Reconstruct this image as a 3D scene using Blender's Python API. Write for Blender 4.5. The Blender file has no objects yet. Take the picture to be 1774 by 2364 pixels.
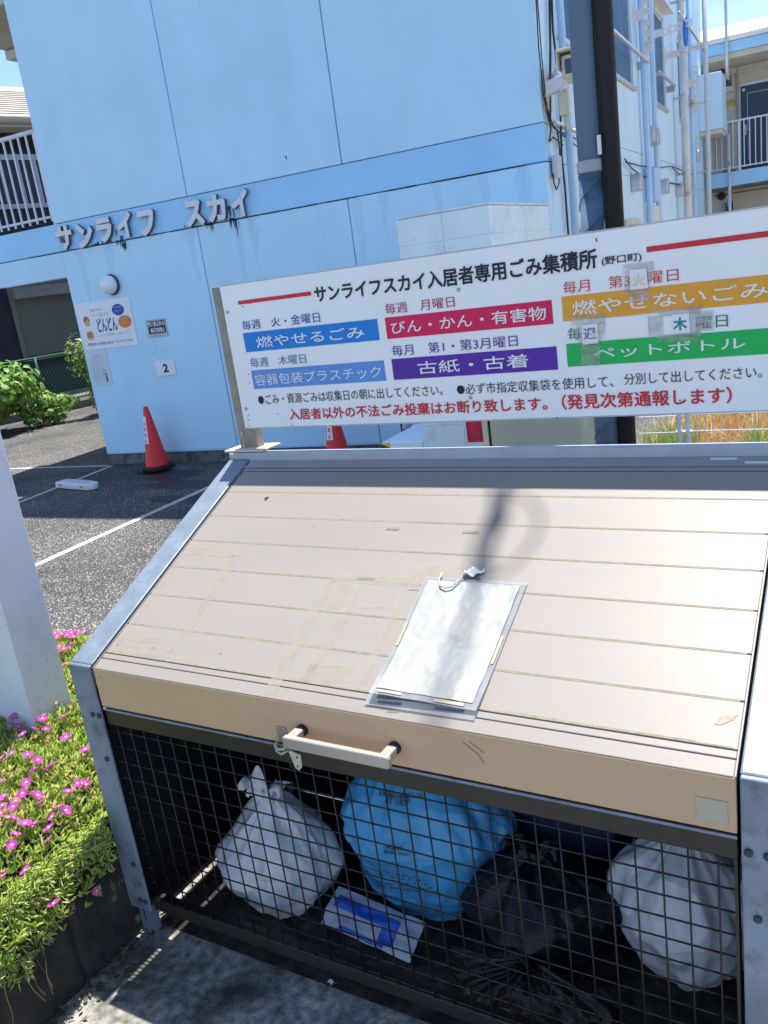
import bpy, bmesh, math, random
from mathutils import Matrix, Vector, noise as mn
random.seed(7)
S = bpy.context.scene
COL = S.collection
# ------------------------------------------------------------------ camera
CAM = Vector((1.798, -1.329, 1.787))
CR = Vector((0.86229, 0.48841, -0.13384)); CU = Vector((-0.02433, 0.30248, 0.95284))
CF = CR.cross(CU); CF = -CF; CR.normalize(); CF.normalize(); CU = CR.cross(CF).normalized()
CF = CU.cross(CR).normalized()
FPX = 1950.53
cam_d = bpy.data.cameras.new('camera'); cam = bpy.data.objects.new('camera', cam_d); COL.objects.link(cam)
cam_d.sensor_fit = 'VERTICAL'; cam_d.sensor_height = 36.0; cam_d.lens = 36.0 * FPX / 2364.0
cam_d.clip_end = 500; cam_d.clip_start = 0.05
cam.matrix_world = Matrix(((CR.x, CU.x, -CF.x, CAM.x), (CR.y, CU.y, -CF.y, CAM.y), (CR.z, CU.z, -CF.z, CAM.z), (0, 0, 0, 1)))
S.camera = cam
# ------------------------------------------------------------------ light
SUN_DIR = Vector((-0.028, 0.26, 1.0)).normalized()
EL = math.asin(SUN_DIR.z); AZ = math.atan2(SUN_DIR.x, SUN_DIR.y)
W = bpy.data.worlds.new('World'); S.world = W; W.use_nodes = True
nt = W.node_tree; nt.nodes.clear()
wo = nt.nodes.new('ShaderNodeOutputWorld'); bg = nt.nodes.new('ShaderNodeBackground'); sk = nt.nodes.new('ShaderNodeTexSky')
sk.sky_type = 'NISHITA'; sk.sun_disc = False; sk.sun_elevation = EL; sk.sun_rotation = AZ
sk.air_density = 0.8; sk.altitude = 1200; sk.dust_density = 0.35; sk.ozone_density = 2.6
wtc = nt.nodes.new('ShaderNodeTexCoord'); wmap = nt.nodes.new('ShaderNodeMapping'); wmap.inputs['Scale'].default_value = (1, 1, 3.2)
wn = nt.nodes.new('ShaderNodeTexNoise'); wn.inputs['Scale'].default_value = 2.6; wn.inputs['Detail'].default_value = 7; wn.inputs['Roughness'].default_value = .55
wr = nt.nodes.new('ShaderNodeMapRange'); wr.inputs[1].default_value = .45; wr.inputs[2].default_value = .8; wr.inputs[4].default_value = .55
wm = nt.nodes.new('ShaderNodeMix'); wm.data_type = 'RGBA'; wm.inputs[7].default_value = (4.0, 4.4, 4.9, 1)
nt.links.new(wtc.outputs['Generated'], wmap.inputs[0]); nt.links.new(wmap.outputs[0], wn.inputs['Vector']); nt.links.new(wn.outputs[0], wr.inputs[0])
nt.links.new(wr.outputs[0], wm.inputs[0]); nt.links.new(sk.outputs[0], wm.inputs[6]); nt.links.new(wm.outputs[2], bg.inputs[0])
bg.inputs[1].default_value = 0.145
nt.links.new(bg.outputs[0], wo.inputs[0])
sl = bpy.data.lights.new('sun', 'SUN'); sl.energy = 4.8; sl.angle = math.radians(0.53); sl.color = (1.0, .955, .88)
so = bpy.data.objects.new('sun', sl); COL.objects.link(so); so.rotation_euler = SUN_DIR.to_track_quat('Z', 'Y').to_euler(); so.location = (0, 0, 12)
S.view_settings.view_transform = 'Standard'; S.view_settings.look = 'None'; S.view_settings.exposure = 0.95; S.view_settings.gamma = 1
S.view_settings.use_curve_mapping = False
S.render.engine = 'CYCLES'
S.cycles.max_bounces = 7; S.cycles.diffuse_bounces = 4; S.cycles.transparent_max_bounces = 16

# ------------------------------------------------------------------ materials
def M(name, col, rough=.6, var=.12, vs=6.0, bump=0.0, bs=60.0, metal=0.0, spec=.5, col2=None, c2s=3.0, c2lo=.5, c2hi=.7, coords='Object', stretch=None, detail=4.0, trans=0.0, alpha=1.0, emit=0.0, coat=0.0):
    m = bpy.data.materials.new(name); m.use_nodes = True; n = m.node_tree; b = n.nodes['Principled BSDF']
    tc = n.nodes.new('ShaderNodeTexCoord'); src = tc.outputs[coords]
    if stretch:
        mp = n.nodes.new('ShaderNodeMapping'); mp.inputs['Scale'].default_value = stretch; n.links.new(src, mp.inputs[0]); src = mp.outputs[0]
    c = None
    nz = n.nodes.new('ShaderNodeTexNoise'); nz.inputs['Scale'].default_value = vs; nz.inputs['Detail'].default_value = detail
    n.links.new(src, nz.inputs['Vector'])
    r = n.nodes.new('ShaderNodeMapRange'); r.inputs[1].default_value = .3; r.inputs[2].default_value = .7; r.inputs[3].default_value = 1 - var; r.inputs[4].default_value = 1 + var
    n.links.new(nz.outputs[0], r.inputs[0])
    mul = n.nodes.new('ShaderNodeMix'); mul.data_type = 'RGBA'; mul.blend_type = 'MULTIPLY'; mul.inputs[0].default_value = 1
    mul.inputs[6].default_value = (*col, 1); n.links.new(r.outputs[0], mul.inputs[7]); c = mul.outputs[2]
    if col2:
        n2 = n.nodes.new('ShaderNodeTexNoise'); n2.inputs['Scale'].default_value = c2s; n2.inputs['Detail'].default_value = 8; n2.inputs['Roughness'].default_value = .6
        n.links.new(src, n2.inputs['Vector'])
        r2 = n.nodes.new('ShaderNodeMapRange'); r2.inputs[1].default_value = c2lo; r2.inputs[2].default_value = c2hi; n.links.new(n2.outputs[0], r2.inputs[0])
        mx = n.nodes.new('ShaderNodeMix'); mx.data_type = 'RGBA'; n.links.new(r2.outputs[0], mx.inputs[0]); n.links.new(c, mx.inputs[6]); mx.inputs[7].default_value = (*col2, 1); c = mx.outputs[2]
    n.links.new(c, b.inputs['Base Color'])
    b.inputs['Roughness'].default_value = rough; b.inputs['Metallic'].default_value = metal; b.inputs['Specular IOR Level'].default_value = spec
    b.inputs['Coat Weight'].default_value = coat
    if alpha < 1: b.inputs['Alpha'].default_value = alpha
    if bump:
        nb = n.nodes.new('ShaderNodeTexNoise'); nb.inputs['Scale'].default_value = bs; nb.inputs['Detail'].default_value = 5; n.links.new(src, nb.inputs['Vector'])
        bp = n.nodes.new('ShaderNodeBump'); bp.inputs['Strength'].default_value = bump; bp.inputs['Distance'].default_value = .004
        n.links.new(nb.outputs[0], bp.inputs['Height']); n.links.new(bp.outputs[0], b.inputs['Normal'])
    if trans:
        ts = n.nodes.new('ShaderNodeBsdfTranslucent'); n.links.new(c, ts.inputs[0]); ms = n.nodes.new('ShaderNodeMixShader'); ms.inputs[0].default_value = trans
        out = n.nodes['Material Output']; n.links.new(b.outputs[0], ms.inputs[1]); n.links.new(ts.outputs[0], ms.inputs[2]); n.links.new(ms.outputs[0], out.inputs[0])
    return m

def nodes_of(m): return m.node_tree, m.node_tree.nodes['Principled BSDF']
wallblue = M('wall_blue_paint', (.50, .79, .985), .62, .05, 2.4, .5, 150, stretch=(1, 1, .5), col2=(.54, .80, .96), c2s=.8, c2lo=.42, c2hi=.78)
bandblue = M('band_blue_paint', (.36, .67, .965), .55, .06, 1.5, .2, 160, col2=(.31, .60, .90), c2s=5, c2lo=.58, c2hi=.8)
sideblue = M('side_wall_pale_blue', (.55, .78, .95), .6, .05, 1.2, .2, 150, stretch=(1, 1, .3))
blockblue = M('block_pale_blue', (.72, .86, .94), .7, .07, 3, .3, 90, col2=(.36, .52, .62), c2s=6, c2lo=.55, c2hi=.8)
jointdark = M('joint_sealant_blue', (.06, .16, .32), .7, .2, 8)
grime = M('black_algae_grime', (.012, .02, .022), .9, .4, 30)
concrete = M('plinth_concrete', (.16, .17, .165), .9, .25, 5, .6, 70, col2=(.05, .06, .05), c2s=7)
pipeblue = M('pipe_pale_blue', (.40, .62, .88), .45, .06, 4)
pipewhite = M('pipe_grey_white', (.55, .60, .66), .4, .1, 6, col2=(.22, .2, .19), c2s=4, c2lo=.62, c2hi=.75)
glassdark = M('window_glass_dark', (.012, .018, .03), .06, .2, 3, spec=.8)
glassgrey = M('frosted_window_glass', (.30, .36, .42), .25, .1, 3)
curtain = M('white_curtain', (.7, .72, .74), .8, .12, 14, stretch=(1, 12, 1))
alu = M('silver_aluminium', (.52, .54, .58), .38, .06, 10, metal=.55)
whiteplastic = M('white_plastic', (.72, .73, .75), .4, .05, 8)
ivory = M('ivory_plastic', (.60, .56, .46), .45, .1, 9)
blackcable = M('black_cable', (.012, .013, .018), .5, .2, 10)
darkhole = M('dark_gap', (.01, .01, .012), .9, .1, 5)
beigewall = M('beige_stucco', (.60, .57, .48), .8, .08, 3, .3, 90, col2=(.42, .40, .34), c2s=2.0, c2lo=.55, c2hi=.85)
whiteroof = M('white_roof_membrane', (.82, .80, .74), .7, .05, 2)
doorblue = M('dark_blue_door', (.012, .05, .10), .4, .1, 3)
whitemetal = M('white_painted_metal', (.70, .72, .76), .4, .05, 9)
ccream = M('meter_cream', (.6, .58, .50), .5, .05, 9)
brickred = M('brick_pinkish', (.42, .26, .22), .8, .12, 9)
stickeryel = M('yellow_sticker', (.55, .40, .10), .6, .08, 9)
bluering = M('blue_plastic', (.02, .16, .75), .35, .05, 9)
# bin
lidmat = M('lid_beige_coated_steel', (.25, .225, .203), .44, .035, 2.2, .05, 220, col2=(.273, .248, .221), c2s=4, c2lo=.4, c2hi=.75, stretch=(.25, 1, 1), spec=.25)
fasciamat = M('lid_front_brown_steel', (.57, .38, .225), .40, .06, 5, .05, 200, stretch=(.3, 1, 1), col2=(.48, .34, .215), c2s=5, c2lo=.55, c2hi=.9)
topmat = M('bin_top_grey_steel', (.27, .265, .275), .38, .06, 4, .05, 200)
galv = M('galvanised_steel', (.18, .225, .28), .50, .14, 14, .18, 260, col2=(.15, .19, .235), c2s=45, c2lo=.48, c2hi=.72, metal=.25)
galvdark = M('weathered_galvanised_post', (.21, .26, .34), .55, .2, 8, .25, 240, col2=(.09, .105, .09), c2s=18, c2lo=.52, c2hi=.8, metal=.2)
raildark = M('dark_brown_rail', (.020, .018, .016), .45, .2, 8, .1, 200)
wiremat = M('rusty_dark_wire', (.012, .010, .010), .38, .45, 14, .5, 150, col2=(.035, .020, .013), c2s=9, c2lo=.52, c2hi=.75)
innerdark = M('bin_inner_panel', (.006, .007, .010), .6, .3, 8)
handlemat = M('satin_handle', (.47, .43, .37), .30, .04, 10, metal=.35)
rubber = M('black_rubber', (.015, .015, .015), .6, .2, 10)
steel = M('latch_steel', (.45, .43, .38), .35, .15, 30, metal=.7)
boltmat = M('dark_bolt_head', (.035, .04, .045), .5, .3, 30)
dirt = M('dust_line_tan', (.25, .20, .145), .8, .2, 60)
grooved = M('groove_tan_dirt', (.30, .22, .14), .8, .3, 40)  # tan dirt lying in the lid grooves
tape = M('old_tape_residue', (.40, .352, .28), .6, .10, 25, col2=(.34, .30, .25), c2s=40, c2lo=.5, c2hi=.8, alpha=.40)
tapegrey = M('grey_tape_scrap', (.17, .155, .14), .7, .3, 200)
film = M('clear_laminate_film', (.30, .32, .34), .22, .12, 30, alpha=.7)
paper = M('sun_faded_paper', (.315, .32, .305), .5, .10, 9, .5, 45, col2=(.235, .265, .28), c2s=5, c2lo=.5, c2hi=.8)
cardboard = M('brown_rotted_board', (.25, .17, .08), .9, .5, 60, .6, 80)
yellowtape = M('yellowed_tape', (.33, .30, .20), .5, .1, 30)
# sign
signwhite = M('sign_white_enamel', (.88, .90, .91), .42, .03, 5, .03, 100, col2=(.82, .84, .85), c2s=9, c2lo=.6, c2hi=.9)
signedge = M('sign_edge', (.5, .5, .52), .5, .1, 20)
postbeige = M('beige_sign_post', (.30, .265, .225), .5, .12, 14, .1, 150, col2=(.15, .13, .11), c2s=11, c2lo=.5, c2hi=.8)
bracketbeige = M('beige_bracket', (.60, .52, .40), .55, .1, 14)
def ink(name, c, r=.5): return M(name, c, r, .04, 20)
K_black = ink('ink_black', (.006, .007, .02)); K_red = ink('ink_red', (.62, .02, .035)); K_navy = ink('ink_navy', (.02, .05, .36))
K_blue = ink('ink_blue', (.0, .21, .66)); K_ltblue = ink('ink_light_blue', (.12, .29, .70)); K_slate = ink('ink_slate', (.09, .19, .42))
K_magenta = ink('ink_magenta', (.38, .02, .13)); K_crimson = ink('ink_crimson', (.70, .0, .09)); K_purple = ink('ink_purple', (.09, .015, .34))
K_purplet = ink('ink_purple_text', (.10, .01, .28)); K_orange = ink('ink_orange', (.80, .36, .03)); K_ored = ink('ink_faded_red', (.62, .05, .05))
K_green = ink('ink_green', (.0, .46, .09)); K_dgreen = ink('ink_dark_green', (.02, .17, .10)); K_white = ink('ink_white', (.80, .82, .84))
K_teal = ink('ink_teal', (.03, .24, .24)); K_paleyel = ink('ink_pale_yellow', (.70, .64, .36)); K_grey = ink('ink_grey', (.22, .25, .32))
K_poster = M('poster_white', (.80, .83, .88), .4, .03, 4)
K_faint = ink('ink_faint_grey', (.33, .37, .46)); K_postblue = ink('ink_poster_blue', (.01, .08, .32)); K_porange = ink('ink_poster_orange', (.80, .22, .03))
K_yellow = ink('ink_hazard_yellow', (.80, .50, .01)); K_pbrown = ink('ink_poster_brown', (.5, .2, .1))
oldtape = M('wrinkled_old_tape', (.50, .49, .48), .35, .4, 30, .9, 60, alpha=.36, stretch=(1, 1, 3))
# misc
conered = M('cone_red_pvc', (.85, .03, .025), .45, .08, 4)
coneblack = M('cone_base_rubber', (.012, .012, .014), .7, .2, 10)
polegrey = M('pole_grey_paint', (.125, .215, .35), .42, .12, 5, stretch=(1, 1, .3))
polesleeve = M('pole_ribbed_sleeve', (.07, .12, .19), .5, .4, 7, .5, 20, stretch=(1, 1, 2))
poleblack = M('pole_black_conduit', (.003, .004, .010), .6, .2, 5)
clampgrey = M('pole_clamp_grey', (.34, .35, .37), .4, .1, 20)
pillarw = M('pillar_white_paint', (.76, .77, .86), .45, .07, 3, .10, 100, col2=(.66, .66, .73), c2s=7, c2lo=.5, c2hi=.8)
rust = M('rust_streak', (.20, .10, .05), .8, .3, 40)
petal = M('petal_magenta', (.82, .16, .74), .55, .15, 40, trans=.45)
petal2 = M('petal_pink', (.88, .30, .55), .55, .15, 40, trans=.45)
stamen = M('stamen_yellow', (.75, .62, .25), .6, .1, 40)
stone = M('planter_stone', (.030, .027, .023), .95, .4, 9, 1.0, 40, col2=(.012, .014, .011), c2s=12)
soil = M('dark_soil', (.035, .028, .02), .95, .4, 30, .8, 60)
whitebag = M('white_plastic_bag', (.86, .88, .92), .24, .06, 8, .35, 26, trans=.28, spec=.6)
bluebag = M('blue_plastic_bag', (.12, .52, .92), .22, .12, 5, .35, 22, trans=.25)
blackbag = M('black_plastic_bag', (.007, .009, .013), .36, .3, 9, .9, 14, spec=.3)
browny = M('brown_crumpled_film', (.016, .012, .008), .35, .4, 9, .6, 30)
def crinkle(m, scale, dist, strength=.8):
    n, b = nodes_of(m); tc = n.nodes.new('ShaderNodeTexCoord'); nz = n.nodes.new('ShaderNodeTexNoise'); nz.inputs['Scale'].default_value = 4; n.links.new(tc.outputs['Object'], nz.inputs['Vector'])
    mx = n.nodes.new('ShaderNodeVectorMath'); mx.operation = 'MULTIPLY_ADD'; n.links.new(nz.outputs['Color'], mx.inputs[0]); mx.inputs[1].default_value = (.25, .25, .25); n.links.new(tc.outputs['Object'], mx.inputs[2])
    prev = None
    for sc_, d_ in ((scale, dist), (scale*2.7, dist*.22)):
        v = n.nodes.new('ShaderNodeTexVoronoi'); v.inputs['Scale'].default_value = sc_; n.links.new(mx.outputs[0], v.inputs['Vector'])
        bp_ = n.nodes.new('ShaderNodeBump'); bp_.inputs['Strength'].default_value = strength; bp_.inputs['Distance'].default_value = d_; n.links.new(v.outputs['Distance'], bp_.inputs['Height'])
        if prev: n.links.new(prev.outputs[0], bp_.inputs['Normal'])
        prev = bp_
    n.links.new(prev.outputs[0], b.inputs['Normal'])
for m_, sc_, d_ in ((whitebag, 5.5, .030), (bluebag, 5.5, .038), (blackbag, 6, .030), (browny, 8, .03)): crinkle(m_, sc_, d_)
crinkle(paper, 9, .010, .5)
roofbrown = M('brown_roof_tile', (.42, .36, .31), .7, .1, 6)
gutterw = M('beige_gutter', (.50, .47, .42), .5, .06, 4)
navywall = M('dark_navy_siding', (.012, .016, .028), .7, .2, 4)
shutter = M('grey_shutter', (.12, .125, .115), .5, .06, 5)
housebeige = M('house_grey_wall', (.16, .16, .15), .7, .06, 4)
fencegreen = M('fence_green', (.012, .10, .06), .5, .1, 8)
boxbeige = M('beige_storage_steel', (.43, .45, .35), .5, .05, 4)
woodtan = M('dead_stem_tan', (.36, .25, .12), .8, .3, 30)

def leafmat(name, cols, trans=.35, rough=.5):
    m = bpy.data.materials.new(name); m.use_nodes = True; n, b = nodes_of(m)
    g = n.nodes.new('ShaderNodeNewGeometry'); r = n.nodes.new('ShaderNodeValToRGB'); r.color_ramp.interpolation = 'LINEAR'
    r.color_ramp.elements[0].color = (*cols[0], 1); r.color_ramp.elements[-1].color = (*cols[-1], 1)
    for i, c in enumerate(cols[1:-1]): e = r.color_ramp.elements.new((i + 1) / (len(cols) - 1)); e.color = (*c, 1)
    n.links.new(g.outputs['Random Per Island'], r.inputs[0]); n.links.new(r.outputs[0], b.inputs['Base Color']); b.inputs['Roughness'].default_value = rough
    t = n.nodes.new('ShaderNodeBsdfTranslucent'); n.links.new(r.outputs[0], t.inputs[0]); ms = n.nodes.new('ShaderNodeMixShader'); ms.inputs[0].default_value = trans
    n.links.new(b.outputs[0], ms.inputs[1]); n.links.new(t.outputs[0], ms.inputs[2]); n.links.new(ms.outputs[0], n.nodes['Material Output'].inputs[0])
    return m
leafice = leafmat('ice_plant_leaf', [(.24, .40, .05), (.54, .68, .14), (.38, .56, .08), (.62, .68, .22), (.68, .56, .26)], .35, .28)
leafhyd = leafmat('hydrangea_leaf', [(.10, .22, .03), (.18, .36, .05), (.34, .50, .12), (.13, .28, .04)])
leafshrub = leafmat('shrub_leaf', [(.10, .20, .03), (.24, .38, .08), (.42, .52, .16)])
leafdry = leafmat('dry_grass_blade', [(.52, .33, .13), (.66, .46, .22), (.42, .25, .10), (.72, .56, .30)], .3, .8)
leafgreen = leafmat('weed_leaf', [(.14, .24, .04), (.30, .42, .10), (.22, .34, .06)], .35)
deadflower = leafmat('spent_flower', [(.55, .36, .12), (.66, .48, .2), (.45, .3, .1)], .3)
litter = leafmat('leaf_litter', [(.14, .09, .05), (.05, .04, .03), (.24, .18, .10)], .1, .9)

def asphalt():
    m = bpy.data.materials.new('asphalt_with_stones'); m.use_nodes = True; n, b = nodes_of(m)
    tc = n.nodes.new('ShaderNodeTexCoord')
    v = n.nodes.new('ShaderNodeTexVoronoi'); v.inputs['Scale'].default_value = 82; n.links.new(tc.outputs['Object'], v.inputs['Vector'])
    sep = n.nodes.new('ShaderNodeSeparateColor'); n.links.new(v.outputs['Color'], sep.inputs[0])
    r = n.nodes.new('ShaderNodeValToRGB'); e = r.color_ramp.elements
    e[0].position = .0; e[0].color = (.07, .07, .07, 1); e[1].position = 1; e[1].color = (.68, .62, .53, 1)
    a = e.new(.45); a.color = (.13, .123, .112, 1); a = e.new(.75); a.color = (.31, .285, .245, 1)
    n.links.new(sep.outputs[0], r.inputs[0])
    # dark bitumen between the stones
    mr = n.nodes.new('ShaderNodeMapRange'); mr.inputs[1].default_value = .25; mr.inputs[2].default_value = .55; n.links.new(v.outputs['Distance'], mr.inputs[0])
    mx = n.nodes.new('ShaderNodeMix'); mx.data_type = 'RGBA'; n.links.new(mr.outputs[0], mx.inputs[0]); n.links.new(r.outputs[0], mx.inputs[6]); mx.inputs[7].default_value = (.035, .035, .036, 1)
    nz = n.nodes.new('ShaderNodeTexNoise'); nz.inputs['Scale'].default_value = 1.1; nz.inputs['Detail'].default_value = 6; n.links.new(tc.outputs['Object'], nz.inputs['Vector'])
    r2 = n.nodes.new('ShaderNodeMapRange'); r2.inputs[1].default_value = .32; r2.inputs[2].default_value = .62; r2.inputs[3].default_value = .55; r2.inputs[4].default_value = 1.2; n.links.new(nz.outputs[0], r2.inputs[0])
    ml = n.nodes.new('ShaderNodeMix'); ml.data_type = 'RGBA'; ml.blend_type = 'MULTIPLY'; ml.inputs[0].default_value = 1; n.links.new(mx.outputs[2], ml.inputs[6]); n.links.new(r2.outputs[0], ml.inputs[7])
    n.links.new(ml.outputs[2], b.inputs['Base Color']); b.inputs['Roughness'].default_value = .75
    bp = n.nodes.new('ShaderNodeBump'); bp.inputs['Strength'].default_value = .9; bp.inputs['Distance'].default_value = .006; bp.invert = True
    n.links.new(v.outputs['Distance'], bp.inputs['Height']); n.links.new(bp.outputs[0], b.inputs['Normal'])
    return m
asph = asphalt()
padmat = M('stained_concrete', (.30, .29, .26), .85, .62, 38, 1.0, 130, col2=(.035, .040, .038), c2s=4.2, c2lo=.42, c2hi=.68, detail=10)
dryground = M('dry_field_soil', (.40, .28, .14), .95, .3, 6, .8, 30)
def linemat():
    m = M('worn_white_line', (.55, .53, .48), .8, .2, 40, .6, 120, col2=(.12, .115, .105), c2s=55, c2lo=.52, c2hi=.66)
    return m
linepaint = linemat()

# ------------------------------------------------------------------ mesh builder
class MB:
    def __init__(s): s.v = []; s.f = []; s.mi = []; s.cm = 0; s.st = []
    def mat(s, i): s.cm = i; return s
    def add(s, vs, fs):
        b = len(s.v); s.st.append((b, len(s.f))); s.v += [tuple(v) for v in vs]
        for f in fs: s.f.append(tuple(i + b for i in f)); s.mi.append(s.cm)
        return s
    def box(s, x0, x1, y0, y1, z0, z1):
        if x0 > x1: x0, x1 = x1, x0
        if y0 > y1: y0, y1 = y1, y0
        if z0 > z1: z0, z1 = z1, z0
        return s.add([(x0,y0,z0),(x1,y0,z0),(x1,y1,z0),(x0,y1,z0),(x0,y0,z1),(x1,y0,z1),(x1,y1,z1),(x0,y1,z1)],
                     [(0,3,2,1),(4,5,6,7),(0,1,5,4),(1,2,6,5),(2,3,7,6),(3,0,4,7)])
    def quad(s, a, b, c, d): return s.add([a, b, c, d], [(0, 1, 2, 3)])
    def prism(s, poly, ax, a, b):
        # poly 2D in the two other axes (order x,y,z minus ax), extruded from a to b
        n = len(poly); vs = []
        for t in (a, b):
            for p, q in poly:
                vs.append((t, p, q) if ax == 0 else (p, t, q) if ax == 1 else (p, q, t))
        fs = [tuple(range(n))[::-1], tuple(range(n, 2 * n))] + [(i, (i + 1) % n, n + (i + 1) % n, n + i) for i in range(n)]
        return s.add(vs, fs)
    def tube(s, pts, r, n=8, cap=True):
        pts = [Vector(p) for p in pts]; rs = r if isinstance(r, (list, tuple)) else [r] * len(pts)
        vs = []; up = None
        for i, p in enumerate(pts):
            d = (pts[min(i + 1, len(pts) - 1)] - pts[max(i - 1, 0)]).normalized()
            if up is None: up = Vector((0, 0, 1)) if abs(d.z) < .9 else Vector((1, 0, 0))
            a = d.cross(up).normalized(); c = a.cross(d).normalized(); up = c
            for k in range(n):
                t = 2 * math.pi * k / n; vs.append(p + (a * math.cos(t) + c * math.sin(t)) * rs[i])
        fs = []
        for i in range(len(pts) - 1):
            for k in range(n): fs.append((i*n+k, i*n+(k+1) % n, (i+1)*n+(k+1) % n, (i+1)*n+k))
        if cap: fs += [tuple(range(n))[::-1], tuple((len(pts)-1)*n + k for k in range(n))]
        return s.add(vs, fs)
    def lathe(s, prof, c=(0, 0, 0), n=24, ax=2, sx=1, sy=1):
        vs = []
        for r, h in prof:
            for k in range(n):
                t = 2 * math.pi * k / n; p = [0, 0, 0]; o = [i for i in range(3) if i != ax]
                p[o[0]] = r * math.cos(t) * sx; p[o[1]] = r * math.sin(t) * sy; p[ax] = h
                vs.append((p[0] + c[0], p[1] + c[1], p[2] + c[2]))
        fs = []
        for i in range(len(prof) - 1):
            for k in range(n): fs.append((i*n+k, i*n+(k+1) % n, (i+1)*n+(k+1) % n, (i+1)*n+k))
        fs += [tuple(range(n))[::-1], tuple((len(prof)-1)*n + k for k in range(n))]
        return s.add(vs, fs)
    def grid(s, fn, nu, nv):
        vs = [fn(i / nu, j / nv) for j in range(nv + 1) for i in range(nu + 1)]
        fs = [(j*(nu+1)+i, j*(nu+1)+i+1, (j+1)*(nu+1)+i+1, (j+1)*(nu+1)+i) for j in range(nv) for i in range(nu)]
        return s.add(vs, fs)
def mesh_of(name, mb, mats, o=(0, 0, 0), smooth=False, fix=True):
    me = bpy.data.meshes.new(name)
    me.from_pydata([(v[0]-o[0], v[1]-o[1], v[2]-o[2]) for v in mb.v], [], mb.f)
    mats = mats if isinstance(mats, (list, tuple)) else [mats]
    for m in mats: me.materials.append(m)
    me.polygons.foreach_set('material_index', mb.mi)
    if smooth: me.polygons.foreach_set('use_smooth', [True] * len(me.polygons))
    if fix and len(me.polygons) < 40000:
        bm = bmesh.new(); bm.from_mesh(me); bmesh.ops.recalc_face_normals(bm, faces=bm.faces); bm.to_mesh(me); bm.free()
    me.update(); return me
ORG = {}
def ob_of(name, me): o = bpy.data.objects.new(name, me); COL.objects.link(o); return o
def props(o, label=None, cat=None, group=None, kind=None):
    if label: o['label'] = label
    if cat: o['category'] = cat
    if group: o['group'] = group
    if kind: o['kind'] = kind
    return o
I4 = Matrix.Identity(4)
def thing(name, label, cat, o, fr=I4, group=None, kind=None):
    e = bpy.data.objects.new(name, None); COL.objects.link(e); e.empty_display_size = .1
    e.matrix_world = fr @ Matrix.Translation(o); ORG[e.name] = tuple(o); return props(e, label, cat, group, kind)
def part(name, mb, mats, parent, smooth=False, bevel=0, label=None, kind=None):
    o = ob_of(name, mesh_of(name, mb, mats, ORG[parent.name], smooth)); o.parent = parent; ORG[o.name] = ORG[parent.name]
    if bevel: addbevel(o, bevel)
    return props(o, label, kind=kind)
def parts(name, mb, mats, parent, **k):      # every added piece becomes a part of its own
    st = mb.st + [(len(mb.v), len(mb.f))]; out = []
    for (v0, f0), (v1, f1) in zip(st, st[1:]):
        m = MB(); m.v = mb.v[v0:v1]; m.f = [tuple(i-v0 for i in f) for f in mb.f[f0:f1]]; m.mi = mb.mi[f0:f1]; out.append(part(name, m, mats, parent, **k))
    return out
def addbevel(o, w):
    b = o.modifiers.new('bevel', 'BEVEL'); b.width = w; b.segments = 2; b.limit_method = 'ANGLE'; b.angle_limit = math.radians(40)
def solo(name, mb, mats, label, cat, o, fr=I4, smooth=False, bevel=0, group=None, kind=None):
    ob = ob_of(name, mesh_of(name, mb, mats, o, smooth)); ob.matrix_world = fr @ Matrix.Translation(o); ORG[ob.name] = tuple(o)
    if bevel: addbevel(ob, bevel)
    return props(ob, label, cat, group, kind)
def share(name, me, loc, parent, rot=None, label=None, kind=None, scale=None):
    o = ob_of(name, me); o.parent = parent; og = ORG[parent.name]; o.location = (loc[0]-og[0], loc[1]-og[1], loc[2]-og[2])
    if rot: o.rotation_euler = rot
    if scale: o.scale = scale
    ORG[o.name] = tuple(loc); return props(o, label, kind=kind)
# text as flat mesh
_tcache = {}
def glyphs(body, bold=0.0, extr=0.0, res=2):
    key = (body, bold, extr)
    if key not in _tcache:
        cu = bpy.data.curves.new('t', 'FONT'); cu.body = body; cu.resolution_u = res; cu.offset = bold; cu.extrude = extr
        to = bpy.data.objects.new('t', cu); COL.objects.link(to); dg = bpy.context.evaluated_depsgraph_get(); dg.update()
        me = bpy.data.meshes.new_from_object(to.evaluated_get(dg)); v = [tuple(x.co) for x in me.vertices]; f = [tuple(p.vertices) for p in me.polygons]
        bpy.data.objects.remove(to); bpy.data.curves.remove(cu); bpy.data.meshes.remove(me)
        xs = [a[0] for a in v]; ys = [a[1] for a in v]
        if not v: print('NO GLYPHS', body); v = [(0,0,0)]; xs=[0,1]; ys=[0,1]
        _tcache[key] = (v, f, min(xs), max(xs), min(ys), max(ys))
    return _tcache[key]
def textmb(mb, body, fn, bold=0.0, extr=0.0):
    """fn(s,t,w): s,t in 0..1 over the text's bounding box, w the extrusion -1..1 -> point"""
    v, f, x0, x1, y0, y1 = glyphs(body, bold, extr)
    return mb.add([fn((a-x0)/(x1-x0), (b-y0)/(y1-y0), (c/extr if extr else 0)) for a, b, c in v], f)
# pixel of the 1774x2364 photograph -> point on a plane of the world (real planes measured from the picture)
def ray(px, py): return (CR * ((px - 887) / FPX) - CU * ((py - 1182) / FPX) + CF)
def onplane(px, py, n, q): r = ray(px, py); n = Vector(n); return CAM + r * ((Vector(q) - CAM).dot(n) / n.dot(r))

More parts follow.
